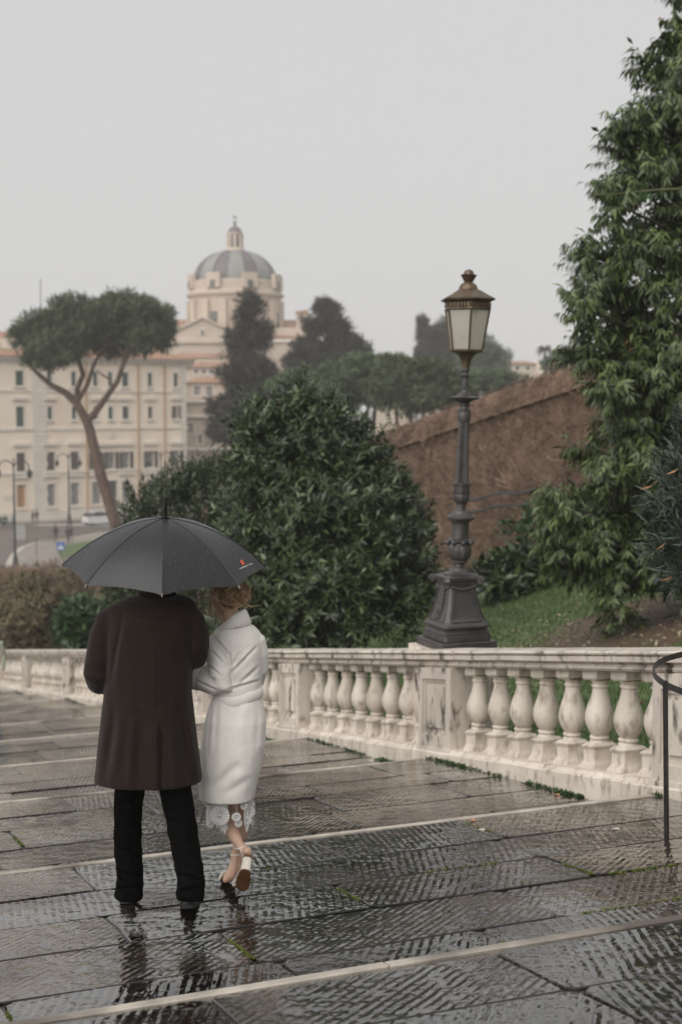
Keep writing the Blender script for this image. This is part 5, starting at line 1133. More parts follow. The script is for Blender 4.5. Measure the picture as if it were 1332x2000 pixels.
def hand(mb, wrist, fwd, side, nrm, curl=1.1, s=1.0):
    """palm, four bent fingers of different length and a thumb leaving the side of the palm"""
    wrist, fwd, side, nrm = [np.array(v, float) for v in (wrist, fwd, side, nrm)]
    for i, (o, L_) in enumerate(((-.030, .066), (-.010, .074), (.010, .070), (.029, .056))):
        k0 = wrist + (side * o * .6 + fwd * .02) * s; k1 = wrist + (side * o + fwd * .092) * s
        mb.tube([k0, (k0 + k1) / 2, k1], [.014 * s, .014 * s, .0115 * s], 8)
        p = k1; a = 0.25; pts = [p]
        for seg_ in (.45, .32, .24):
            a += curl * (.42 if seg_ > .4 else .62); p = p + (fwd * math.cos(a) + nrm * math.sin(a)) * L_ * seg_ * 1.25 * s; pts.append(p)
        mb.tube(pts, [.0105 * s, .0098 * s, .009 * s, .007 * s], 8)
    t0 = wrist + (side * -.022 + fwd * .025) * s; t1 = t0 + (side * -.03 + fwd * .03 + nrm * .012) * s; t2 = t1 + (fwd * .028 + nrm * .022 - side * .004) * s; t3 = t2 + (fwd * .012 + nrm * .022 + side * .012) * s
    mb.tube([t0, t1, t2, t3], [.015 * s, .0125 * s, .011 * s, .008 * s], 8)

M['coat_b'] = mat('brown_wool', (0.014, 0.0088, 0.0074), (0.030, 0.020, 0.017), 230, 0.95, 0.0025, 420, sheen=0.12, stretch=(.45, .45, 1), spec=0.06)
M['coat_w'] = mat('ivory_wool', (0.78, 0.745, 0.695), (0.83, 0.795, 0.745), 60, 0.9, 0.0010, 380, sheen=0.15, spec=0.15)
M['trouser'] = mat('black_trousers', (0.0022, 0.0021, 0.002), (0.004, 0.0038, 0.0037), 40, 0.9, 0.001, 300, spec=0.04)
M['lace'] = mat('white_lace', (0.72, 0.71, 0.70), (0.82, 0.81, 0.80), 60, 0.8, 0.002, 220, trans=0.2)
M['ivoryleather'] = mat('ivory_leather', (0.66, 0.60, 0.53), (0.70, 0.64, 0.57), 20, 0.4)
M['sole'] = mat('tan_sole', (0.14, 0.066, 0.028), (0.21, 0.11, 0.052), 30, 0.45)
M['hair_b'] = mat('blonde_hair', (0.20, 0.115, 0.055), (0.78, 0.56, 0.34), 1, 0.42, island=True)
M['hair_base'] = mat('brown_hair', (0.13, 0.075, 0.036), (0.34, 0.21, 0.115), 60, 0.5, 0.004, 160, stretch=(1, 1, .4))

# --- the man
MD = 6.91
def Wm(x, y, dd=0): return P(x, y, MD + dd)
MG = on_tread(310, 1770)
b = MB(True)
b.tube([Wm(308, 1470), Wm(308, 1400), Wm(305, 1320), Wm(303, 1240), Wm(305, 1205), Wm(308, 1175)], [.11, .11, .115, .125, .09, .055], 14, flat=1.0)
b.tube([Wm(308, 1180, .02), Wm(310, 1140, .04)], [.062, .058], 12)
hc = Wm(311, 1108, .065); b.ball(hc, .083, 12, 1.32); b.tube([hc + np.array([0, .03, -.04]), hc + np.array([0, .05, -.10])], [.06, .03], 10)
b.tube([hc + np.array([0, .085, .0]), hc + np.array([0, .108, -.025])], [.012, .014], 6)
b.tube([hc + np.array([-.02, .082, -.055]), hc + np.array([.02, .082, -.055])], .008, 6)
for s in (-1, 1): b.ball(hc + np.array([s * .083, 0, -.01]), .02, 6, 1.5); b.ball(hc + np.array([s * .03, .08, .01]), .012, 5)
LW, RW = Wm(232, 1318, .30), Wm(338, 1262, .25)
b.tube([Wm(226, 1228), Wm(204, 1265), Wm(194, 1318, .0), Wm(205, 1325, .14), LW], [.045, .045, .043, .04, .028], 10)
b.tube([Wm(368, 1228), Wm(381, 1255), Wm(382, 1280, .02), Wm(365, 1275, .14), RW], [.045, .045, .043, .04, .028], 10)
hand(b, LW, (0.35, .9, .1), (0, -.1, 1), (1, -.2, 0), 0.5)
hand(b, RW, (-.25, .75, .35), (0, -.4, .9), (-1, -.2, 0), 1.5)
legL = [(262, 1490, 0), (254, 1600, .06), (250, 1660, .09), (252, 1742, .10)]; legR = [(334, 1490, 0), (352, 1600, -.04), (364, 1660, -.10), (372, 1744, -.17)]
for lg in (legL, legR): b.tube([Wm(*p) for p in lg], [.06, .048, .045, .036], 12)
man = fused(b, 'person', M['skin'], 0.0075, None, 3, off=MG); man.location = tuple(MG)
tag(man, 'man walking away in a brown wool coat and black trousers, holding the umbrella', 'person')
hr = MB(); hr.ball(hc + np.array([0, -.012, .022]), .089, 12, 1.2); hr.tube([hc + np.array([0, -.06, .0]), hc + np.array([0, -.055, -.07])], [.06, .045], 10)
fused(hr, 'hair', M['hair_d'], .008, man, 3, lambda c: wob(c, .006, (60, 60, 20)))
c = MB(True)
rows = [(1163, 262, 356, .03, .085), (1170, 240, 374, .02, .11), (1179, 220, 384, .01, .125), (1192, 208, 388, .005, .14), (1215, 206, 387, 0, .15), (1250, 207, 383, 0, .158), (1300, 207, 378, 0, .155), (1350, 204, 376, 0, .152), (1400, 197, 382, 0, .165), (1450, 191, 388, 0, .178), (1495, 187, 394, 0, .19), (1518, 184, 397, 0, .196), (1524, 183.5, 397.5, 0, .197)]
c.loft(body_rings(Wm, MD, rows))
c.tube([Wm(232, 1205), Wm(216, 1217), Wm(205, 1245), Wm(198, 1280, -.01), Wm(192, 1316, -.01), Wm(196, 1328, .04), Wm(214, 1330, .15), Wm(228, 1322, .26)], [.07, .078, .077, .074, .072, .072, .064, .056], 16)
c.tube([Wm(362, 1205), Wm(374, 1217), Wm(381, 1240), Wm(382, 1262, .0), Wm(379, 1282, .02), Wm(370, 1284, .1), Wm(350, 1272, .2)], [.07, .074, .073, .07, .068, .063, .055], 16)
def coat_warp(co):
    co = wob(co, .015, (7, 7, 2.0), 3); co = wob(co, .004, (22, 22, 9), 9)
    co = creases(co, [(240, 1200, 214, 1345, .012, 5), (372, 1205, 372, 1300, .012, 5), (170, 1300, 205, 1318, .008, 4), (172, 1325, 208, 1335, .008, 4), (388, 1265, 404, 1290, .006, 4), (225, 1390, 203, 1535, .022, 9), (262, 1410, 253, 1538, -.014, 9), (352, 1390, 374, 1532, .024, 9), (335, 1430, 345, 1540, -.012, 8), (225, 1195, 300, 1215, .006, 6), (385, 1195, 320, 1215, .006, 6), (340, 1300, 365, 1240, .006, 9), (310, 1180, 309, 1410, .0035, 2.2), (230, 1260, 300, 1240, .004, 10), (385, 1440, 392, 1520, -.01, 8)], MD)
    x, y = proj(co); bk = (co[:, 1] < MD - .05) & (y > 1412)
    co[:, 1] -= np.where(bk & (x < 309) & (x > 270), .014 * np.clip((y - 1412) / 20, 0, 1) * np.clip((x - 270) / 30, 0, 1), 0)
    co[:, 1] += np.where(bk & (x >= 309) & (x < 318), .012 * np.clip((y - 1412) / 20, 0, 1), 0)
    return co
coat = fused(c, 'coat', M['coat_b'], .0075, man, 5, coat_warp)
cl = MB(); rings = []
for (y, r, f_) in ((1176, .088, .092), (1160, .078, .082), (1146, .072, .076), (1150, .082, .086), (1166, .094, .098), (1178, .102, .104)): rings.append(ering(Wm(309, y, .03), r, f_, 28, 2.0))
cl.loft(rings, cap0=False, cap1=False); cl.build('collar', M['coat_b'], coat, smooth=180)
tr = MB()
def leg_tube(mb, pts, rad, seed):
    P_ = [Wm(*p) for p in pts]; N = 26; q = []; r = []
    cum = np.linspace(0, len(P_) - 1, N)
    for i, t in enumerate(cum):
        k = min(int(t), len(P_) - 2); f_ = t - k; q.append(P_[k] * (1 - f_) + P_[k + 1] * f_); rr = rad[k] * (1 - f_) + rad[k + 1] * f_
        r.append(rr * (1 + (.035 * math.sin(i * 1.9 + seed) if t > 1.2 else .01 * math.sin(i * 1.3)) ))
    mb.tube(q, r, 20)
leg_tube(tr, [(262, 1480, .0), (251, 1570, .04), (250, 1650, .08), (255, 1715, .10), (251, 1755, .10)], [.085, .072, .070, .068, .072], 0)
leg_tube(tr, [(332, 1480, 0), (350, 1580, -.03), (363, 1655, -.09), (374, 1722, -.16), (371, 1757, -.17)], [.085, .077, .071, .068, .071], 2)
fused(tr, 'trousers', M['trouser'], .008, man, 3, lambda co: creases(wob(wob(co, .012, (14, 14, 9), 5), .009, (30, 30, 22), 8), [(222, 1700, 276, 1716, .014, 4), (226, 1738, 274, 1732, .014, 4), (224, 1655, 262, 1668, .008, 4), (250, 1560, 254, 1690, -.008, 4), (342, 1705, 396, 1722, .014, 4), (348, 1742, 396, 1732, .014, 4), (330, 1600, 376, 1622, .010, 5), (362, 1590, 372, 1700, -.008, 4), (240, 1560, 276, 1590, .008, 5)], MD + .1))
def shoe(foot, yaw, pitch, length=.285, m=None):
    """dress shoe: heel at foot, pointing along yaw"""
    fx = np.array([math.cos(yaw), math.sin(yaw), 0]); sd = np.array([-fx[1], fx[0], 0]); fw = fx * math.cos(pitch) + np.array([0, 0, -math.sin(pitch)]); upv = np.cross(fw, sd) * -1
    upv = np.array([0, 0, 1.]) * math.cos(pitch) + fx * math.sin(pitch)
    mb = MB(); rings = []
    for t, w, h in ((0, .022, .05), (.03, .034, .075), (.10, .038, .088), (.2, .036, .085), (.4, .040, .07), (.6, .049, .052), (.78, .048, .042), (.92, .036, .034), (1.0, .012, .02)):
        cc = foot + fw * (t * length); rings.append([cc + sd * w * math.cos(a) + upv * (h * max(math.sin(a), 0) + .018) for a in np.linspace(0, math.pi, 9)] + [cc - sd * w * 1.05 + upv * .016, cc + sd * w * 1.05 + upv * .016])
    mb.loft(rings); o = mb.build('shoe', M['shoe_k'], man, smooth=50)
    sl = MB(); sl.loft([[foot + fw * (t * length) + sd * w * s_ + upv * z for s_, z in ((-1, 0), (1, 0), (1, .017), (-1, .017))] for t, w in ((0, .026), (.08, .04), (.25, .038), (.27, .036), (.45, .042), (.65, .052), (.85, .046), (1.0, .014))]); sl.build('sole', M['cloth_k'], o, smooth=40)
f1 = on_tread(250, 1766) ; f2 = on_tread(367, 1786)
shoe(f1 + np.array([0, 0, .002]), math.radians(98), math.radians(8)); shoe(f2 + np.array([0, .0, .03]), math.radians(93), math.radians(15))

# --- the umbrella
UDD = MD + .16; AP = P(323, 1011, UDD); UR, UH, TAU = .512, .252, .147
uz = np.array([.035, -math.sin(TAU), math.cos(TAU)]); uz /= np.linalg.norm(uz); ux = np.array([1., 0, -.03]); ux -= uz * np.dot(ux, uz); ux /= np.linalg.norm(ux); uy = np.cross(uz, ux)
HB = P(336, 1262, MD + .30)
umb = thing('umbrella', HB, 'open black umbrella with a small red mark held above the couple', 'umbrella')
M['rib_tip'] = mat('silver_rib_tip', (.22, .21, .20), rough=.35)
M['canopy'] = mat('wet_black_nylon', (0.009, 0.0093, 0.0108), (0.016, 0.0164, 0.0188), 5, 0.38, 0.0012, 260, rough2=0.28, spec=0.5)
def rib_pt(k, r):
    a = -math.pi / 2 + .10 + k * math.pi / 4; return AP + (ux * math.cos(a) + uy * math.sin(a)) * UR * r - uz * UH * (0.25 * r + 0.75 * r ** 2.3)
def panel_pt(k, r, t):
    A_, B_ = rib_pt(k, r), rib_pt(k + 1, r); q = A_ * (1 - t) + B_ * t; bow = math.sin(math.pi * t)
    q = q + (AP - uz * UH * .9 - q) * (.024 * bow * r ** 6) + uz * (.012 * bow * r * (1 - .3 * r)); 
    q = q - uz * .004 * math.sin(t * 26 + k) * r ** 8 * (1 - bow)
    return q
for k in range(8):
    mb = MB(); rs_ = np.linspace(0.015, 1, 22); ts = np.linspace(0, 1, 13)
    vs = [panel_pt(k, r, t) for r in rs_ for t in ts]; fs = [(i * 13 + j, i * 13 + j + 1, (i + 1) * 13 + j + 1, (i + 1) * 13 + j) for i in range(21) for j in range(12)]
    mb.add(vs, fs); mb.build('canopy_panel', M['canopy'], umb, smooth=180)
    mb = MB(); mb.tube([rib_pt(k, r) - uz * .004 for r in np.linspace(.02, 1.0, 12)], .0022, 5); mb.build('rib', M['iron'], umb)
    mb = MB(); mb.tube([rib_pt(k, r) + uz * .0012 for r in np.linspace(.03, .99, 14)], .0018, 4); mb.build('seam', M['canopy'], umb)
    mb = MB(); tp_ = rib_pt(k, 1.0); dr_ = tp_ - rib_pt(k, .97); mb.tube([tp_ - dr_ * .3, tp_ + dr_ * .55], [.003, .0028], 7); mb.build('rib_tip', M['rib_tip'], umb, smooth=60)
    mb = MB(); mb.tube([rib_pt(k, .5) - uz * .006, AP - uz * .30], .002, 5); mb.build('strut', M['iron'], umb)
mb = MB(); mb.tube([AP - uz * .02, AP + uz * .006, AP + uz * .007, AP + uz * .012], [.02, .019, .012, .009], 14); mb.tube([AP + uz * .008, AP + uz * .098, AP + uz * .105], [.0105, .010, .006], 12); mb.build('ferrule', M['shoe_k'], umb, smooth=40)
mb = MB(); mb.tube([AP, AP * .5 + HB * .5, HB], .007, 8); mb.build('pole', M['iron'], umb, smooth=60)
hd_ = (HB - AP) / np.linalg.norm(HB - AP); mb = MB(); mb.tube([HB - hd_ * .09, HB, HB + hd_ * .08] + [HB + hd_ * .08 + np.array([.035 - .035 * math.cos(a), 0, 0]) + hd_ * .04 * math.sin(a) for a in np.linspace(.3, math.pi, 7)], .0125, 10); mb.build('handle', M['shoe_k'], umb, smooth=60)
_fg = [(r, t) for r in np.linspace(.6, 1, 70) for t in np.linspace(0, 1, 60)]
_fp = proj(np.array([panel_pt(1, r, t) for r, t in _fg]))
def find_panel(x, y, k): return _fg[int(np.argmin((_fp[0] - x) ** 2 + (_fp[1] - y) ** 2))]
def decal(name, quads, m, k=1):
    mb = MB(True)
    for qd in quads:
        pts = []
        for x, y in qd: r, t = find_panel(x, y, k); q = panel_pt(k, r, t); n_ = np.cross(panel_pt(k, r, min(t + .02, 1)) - q, panel_pt(k, max(r - .02, 0), t) - q); n_ /= np.linalg.norm(n_); n_ = n_ if n_[2] > 0 else -n_; pts.append(q + n_ * .0022)
        mb.add(pts, [tuple(range(len(pts)))])
    return mb.build(name, m, umb)
decal('red_mark', [[(468, 1095), (472, 1093.5), (475, 1098), (470.5, 1099.5)], [(470.5, 1099.5), (475, 1098), (478, 1102), (473, 1103.8)]], mat('red_print', (.62, .10, .05), rough=.6))
lq = []
for i in range(9):
    t0, t1 = i / 9 + .008, (i + 1) / 9 - .008; xa, ya, xb, yb = 468, 1112.5, 492, 1102
    pa, pb = (xa + (xb - xa) * t0, ya + (yb - ya) * t0), (xa + (xb - xa) * t1, ya + (yb - ya) * t1); lq.append([pa, pb, (pb[0] - .9, pb[1] - 2.2), (pa[0] - .9, pa[1] - 2.2)])
decal('grey_lettering', lq, mat('grey_print', (.42, .43, .42), rough=.6))
# rain drops sitting on the canopy
dv, df, o_ = [], [], 0; oct_ = np.array([[1, 0, 0], [-1, 0, 0], [0, 1, 0], [0, -1, 0], [0, 0, 1], [0, 0, -1]], float); of = np.array([[0, 2, 4], [2, 1, 4], [1, 3, 4], [3, 0, 4], [2, 0, 5], [1, 2, 5], [3, 1, 5], [0, 3, 5]])
for i in range(1900):
    k = random.randrange(8); r = math.sqrt(random.random()) * .97 + .02; q = panel_pt(k, r, random.random()); s_ = random.uniform(.0005, .0013); dn = q - rib_pt(k, 0.02); dn /= np.linalg.norm(dn)
    e = oct_ * s_; e = e + dn * (e @ dn)[:, None] * random.uniform(.3, 2.2); dv.append(q + uz * .001 + e); df.append(of + o_); o_ += 6
dm_ = mat('water_drops', (.30, .31, .32), rough=.1); tag(np_mesh('rain_drops', np.concatenate(dv), np.concatenate(df), dm_, umb), kind='stuff')

# --- the woman
WD = 7.18
def Ww(x, y, dd=0): return P(x, y, WD + dd)
WG = on_tread(474, 1741)
b = MB(True)
b.tube([Ww(458, 1480), Ww(460, 1410), Ww(463, 1345), Ww(465, 1280), Ww(463, 1245), Ww(458, 1228)], [.11, .115, .085, .09, .06, .045], 14)
b.tube([Ww(458, 1235, .01), Ww(450, 1205, .015), Ww(445, 1180, .02)], [.05, .045, .046], 12)
wh_ = Ww(441, 1160, .02); b.ball(wh_, .078, 12, 1.28)
fd = np.array([-.75, .6, -.25]); fd /= np.linalg.norm(fd); fs_ = np.cross(fd, (0, 0, 1)); fs_ /= np.linalg.norm(fs_); fu = np.cross(fs_, fd)
b.tube([wh_ + fd * .045 - fu * .04, wh_ + fd * .06 - fu * .095], [.045, .024], 10)
b.tube([wh_ + fd * .076, wh_ + fd * .098 - fu * .022], [.010, .012], 6); b.tube([wh_ + fd * .075 - fu * .05 - fs_ * .018, wh_ + fd * .075 - fu * .05 + fs_ * .018], .008, 6)
for s in (-1, 1): b.ball(wh_ + fs_ * s * .028 + fd * .072 + fu * .008, .011, 5); b.ball(wh_ + fs_ * s * .076 - fd * .008 - fu * .012, .019, 6, 1.5)
b.tube([Ww(438, 1262), Ww(427, 1295, -.02), Ww(436, 1332, -.05), Ww(402, 1326, -.02), Ww(366, 1316, .03)], [.035, .038, .035, .032, .024], 10)
hand(b, Ww(368, 1317, .03), (-.8, .5, .1), (0, .1, 1), (.3, 1, 0), .8, .9)
b.tube([Ww(490, 1262), Ww(503, 1300, .03), Ww(498, 1335, .12), Ww(462, 1335, .22)], [.035, .036, .034, .024], 10); hand(b, Ww(462, 1335, .22), (-.9, .3, .1), (0, .1, 1), (0, -1, 0), .8, .9)
b.tube([Ww(440, 1480, .05), Ww(436, 1555, .06), Ww(441, 1590, .03), Ww(449, 1612, .0), Ww(459, 1635, -.05), Ww(469, 1652, -.10)], [.08, .05, .044, .043, .033, .022], 14)
b.tube([Ww(480, 1480, .08), Ww(480, 1560, .14), Ww(475, 1600, .13), Ww(470, 1635, .12), Ww(461, 1664, .12)], [.08, .047, .043, .033, .022], 14)
# feet: the trailing one on its toes, the planted one turned a little out
hl = Ww(484, 1670, -.15); tz = Ww(473, 1730, .0)
b.tube([Ww(470, 1652, -.10), Ww(478, 1662, -.115), Ww(477, 1682, -.07), Ww(475, 1706, -.03), tz + np.array([0, .01, .02])], [.024, .026, .026, .029, .018], 12); b.ball(Ww(483, 1663, -.135), .024, 7)
b.tube([Ww(461, 1664, .12), Ww(459, 1686, .11), Ww(453, 1703, .09), Ww(447, 1714, .07), Ww(441, 1719, .05)], [.023, .027, .027, .028, .017], 12); b.ball(Ww(464, 1690, .14), .024, 7)
wom = fused(b, 'person', M['skin'], .0065, None, 3, off=WG); wom.location = tuple(WG)
tag(wom, 'woman in a belted ivory coat and block heels, arm linked with the man', 'person')
c = MB(True)
rows = [(1218, 440, 486, .01, .06), (1224, 428, 498, .01, .085), (1234, 418, 508, .005, .105), (1250, 414, 513, 0, .118), (1275, 415, 514, 0, .125), (1305, 418, 513, 0, .12), (1335, 420, 511, 0, .108), (1356, 418, 511, 0, .108), (1378, 408, 516, 0, .128), (1405, 400, 521, 0, .148), (1450, 393, 520, 0, .162), (1500, 389, 511, 0, .165), (1540, 388.5, 501, 0, .158), (1553, 389, 499, 0, .155), (1556, 389, 498.5, 0, .154)]
c.loft(body_rings(Ww, WD, rows))
c.tube([Ww(440, 1246), Ww(431, 1252), Ww(427, 1272, -.045), Ww(427, 1295, -.075), Ww(432, 1318, -.10), Ww(437, 1337, -.105), Ww(421, 1338, -.085), Ww(404, 1330, -.055), Ww(388, 1323, -.02)], [.055, .06, .062, .060, .057, .054, .054, .058, .060], 18)
c.tube([Ww(488, 1246), Ww(497, 1253), Ww(502, 1277, .01), Ww(503, 1305, .03), Ww(497, 1330, .09), Ww(470, 1334, .2)], [.055, .06, .059, .056, .054, .05], 16)
def wcoat_warp(co):
    co = wob(co, .007, (8, 8, 2.2), 1); co = wob(co, .003, (24, 24, 14), 6)
    co = creases(co, [(449, 1318, 503, 1262, 0.0175, 2.72), (444, 1348, 515, 1327, 0.0162, 2.72), (456, 1300, 470, 1272, 0.0108, 2.89), (470, 1335, 508, 1300, 0.0108, 3.4), (449, 1278, 455, 1345, 0.0162, 2.55), (418, 1243, 447, 1278, 0.0081, 2.21), (414, 1272, 446, 1305, 0.0081, 2.55), (408, 1300, 434, 1322, 0.0095, 2.38), (384, 1330, 425, 1349, 0.0121, 2.55), (396, 1315, 424, 1330, 0.0081, 2.12), (402, 1375, 392, 1520, 0.0162, 4.25), (412, 1372, 404, 1480, 0.0135, 3.82), (425, 1380, 418, 1470, 0.0081, 5.1), (505, 1380, 500, 1470, 0.0081, 6.8), (475, 1380, 470, 1460, -0.0068, 10.2), (420, 1535, 470, 1490, 0.0095, 9.35), (440, 1552, 495, 1515, 0.0068, 7.65)], WD)
    return co
wcoat = fused(c, 'coat', M['coat_w'], .0058, wom, 3, wcoat_warp)
# belt
bl_ = MB(); rings = []; nb = 48
for (off_, dz_) in ((0, -.030), (.007, -.024), (.009, .0), (.007, .022), (0, .028)):
    ring = []
    for k in range(nb):
        a = 2 * math.pi * k / nb; cc = Ww(464.5, 1357, 0); ring.append(cc + np.array([(.122 + off_) * math.cos(a), (.112 + off_) * math.sin(a), dz_ + .022 * math.cos(a) + .012 * math.sin(a) + .003 * math.sin(a * 5)]))
    rings.append(ring)
bl_.loft(rings, cap0=False, cap1=False); bl_.build('belt', M['coat_w'], wcoat, smooth=60)
# turned up cuff, big collar
cf = MB(); d_ = Ww(372, 1316, .02) - Ww(392, 1323, -.015); d_ /= np.linalg.norm(d_); c0_ = Ww(393, 1323.5, -.03)
cf.tube([c0_ - d_ * .012, c0_, c0_ + d_ * .03, c0_ + d_ * .055, c0_ + d_ * .057, c0_ + d_ * .045], [.060, .069, .071, .070, .056, .05], 22); cf.build('cuff', M['coat_w'], wcoat, smooth=50)
co_ = MB(); rings = []
for (y, rx, ry, up) in ((1222, .060, .060, .026), (1211, .054, .054, .036), (1204, .055, .055, .042), (1205, .064, .064, .040), (1214, .078, .078, .032), (1224, .092, .094, .022), (1226, .087, .088, .022)):
    ring = []; cc = Ww(457, y, .012)
    for k in range(36):
        a = 2 * math.pi * k / 36; ring.append(cc + np.array([rx * math.cos(a), ry * math.sin(a), up * math.cos(a + .35) + .003 * math.sin(3 * a)]))
    rings.append(ring)
co_.loft(rings, cap0=False, cap1=False); co_.build('collar', M['coat_w'], wcoat, smooth=180)
# lace hem of the dress with its flowers
lc = MB()
def hem_pt(a, h, s=1.0): cc = Ww(449, 1570, .02); return cc + np.array([.118 * math.cos(a) * s, .118 * math.sin(a) * s, h])
for (a0, a1) in ((math.radians(188), math.radians(270)), (math.radians(312), math.radians(370))):
    N = 30; vs = []
    for k in range(N):
        a = a0 + (a1 - a0) * k / (N - 1); low = -.075 - .03 * math.sin(k * .9) ** 2 - .025 * math.sin(k * .31)
        for j in range(6): t = j / 5; vs.append(hem_pt(a, .09 + (low - .09) * t, 1 + .05 * math.sin(k * 1.1) * t))
    lc.add(vs, [(k * 6 + j, k * 6 + j + 1, (k + 1) * 6 + j + 1, (k + 1) * 6 + j) for k in range(N - 1) for j in range(5)])
dress = lc.build('dress_hem', M['lace'], wom, smooth=60)
for (x, y, r, dd) in ((430, 1593, .052, -.115), (462, 1596, .024, -.11), (466, 1608, .020, -.10), (488, 1586, .028, -.03), (484, 1603, .022, -.05), (491, 1572, .020, .0), (412, 1610, .018, -.08), (403, 1569, .016, -.06), (477, 1574, .020, -.09)):
    mb = MB(); c0_ = Ww(x, y, dd); nz_ = np.array([(x - 449) / 120, -1, .12]); nz_ /= np.linalg.norm(nz_); ex = np.cross((0, 0, 1), nz_); ex /= np.linalg.norm(ex); ey = np.cross(nz_, ex); n_p = 22 if r > .04 else 9
    for k in range(n_p):
        a = 2 * math.pi * k / n_p; e = ex * math.cos(a) + ey * math.sin(a); tn = -ex * math.sin(a) + ey * math.cos(a); w = math.pi * r / n_p * 1.08; z_ = nz_ * (.003 + .002 * (k % 2))
        mb.add([c0_ + e * r * .12 + z_ * .5, c0_ + e * r * .6 + tn * w * .62 + z_, c0_ + e * r * .95 + tn * w * .9 + z_ * .4, c0_ + e * r + z_ * 1.2, c0_ + e * r * .95 - tn * w * .9 + z_ * .4, c0_ + e * r * .6 - tn * w * .62 + z_, c0_ + e * r * .6 + nz_ * .009], [(0, 1, 6), (1, 2, 6), (2, 3, 6), (3, 4, 6), (4, 5, 6), (5, 0, 6)])
    mb.ball(c0_ + nz_ * .004, r * .16, 5); mb.build('lace_flower', M['lace'], dress, smooth=30)
# shoes
def sandal(heel_c, toe_c, up, wid, label=None):
    fw = toe_c - heel_c; Lf = np.linalg.norm(fw); fw = fw / Lf; sd = np.cross(fw, up); sd /= np.linalg.norm(sd); upv = np.cross(sd, fw)
    mb = MB(); rings = []
    for t, w in ((-.08, .010), (-.04, .02), (.05, .025), (.3, .019), (.5, .026), (.72, .037), (.9, .036), (1.03, .024), (1.09, .008)):
        cc = heel_c + fw * Lf * t; rings.append([cc + sd * w * s_ * wid + upv * z for s_, z in ((-1, 0), (1, 0), (1, .011), (-1, .011))])
    mb.loft(rings); o = mb.build('shoe', M['sole'], wom, smooth=40)
    ins = MB(); ins.loft([[p + upv * .012 for p in r] for r in [[heel_c + fw * Lf * t + sd * w * s_ * wid + upv * z for s_, z in ((-1, 0), (1, 0), (1, .004), (-1, .004))] for t, w in ((-.07, .013), (.05, .025), (.3, .019), (.5, .026), (.72, .037), (.9, .036), (1.06, .016))]]); ins.build('insole', M['ivoryleather'], o, smooth=40)
    h = MB(); h0 = heel_c + fw * Lf * .06; h.loft([ering(h0 - upv * z, w, w * .95, 18, 2.4, sd, fw) for z, w in ((-.002, .024), (.02, .0235), (.06, .026), (.078, .0275))]); h.build('heel', M['ivoryleather'], o, smooth=40)
    ht = MB(); ht.loft([ering(h0 - upv * z, .0275, .026, 18, 2.4, sd, fw) for z in (.0785, .084)]); ht.build('heel_tip', M['sole'], o, smooth=40)
    return fw, sd, upv, Lf, o
fw, sd, upv, Lf, so = sandal(hl + np.array([0, -.004, -.012]), tz + np.array([0, -.008, -.012]), np.array([.12, .62, .78]), 1.0)
def strap(pts, r, o): mb = MB(); mb.tube(pts, r, 7, flat=.45); mb.build('strap', M['ivoryleather'], o, smooth=60)
ak = Ww(470, 1654, -.10); strap([ak + np.array([.029 * math.cos(a), .029 * math.sin(a), .006 * math.cos(a)]) for a in np.linspace(0, 2 * math.pi, 17)], .0055, so)
strap([ak + np.array([.0, -.03, 0]), ak + np.array([.014, -.034, -.03]), ak + np.array([.014, -.028, -.07]), ak + np.array([.012, -.012, -.11])], .005, so)
tb = tz + np.array([0, .0, .02]); strap([tb + sd * .036 * math.cos(a) + upv * (.034 * math.sin(a) - .012) for a in np.linspace(0, math.pi, 11)], .012, so)
h2, t2 = Ww(463, 1699, .15), on_tread(441, 1725) + np.array([0, 0.0, .012])
fw, sd, upv, Lf, so = sandal(h2, t2, np.array([0, .0, 1.]), 1.0)
ak = Ww(461, 1668, .12); strap([ak + np.array([.028 * math.cos(a), .028 * math.sin(a), .004 * math.cos(a)]) for a in np.linspace(0, 2 * math.pi, 17)], .0055, so)
tb = t2 - fw * .035; strap([tb + sd * .038 * math.cos(a) + upv * (.045 * math.sin(a)) for a in np.linspace(0, math.pi, 11)], .014, so)
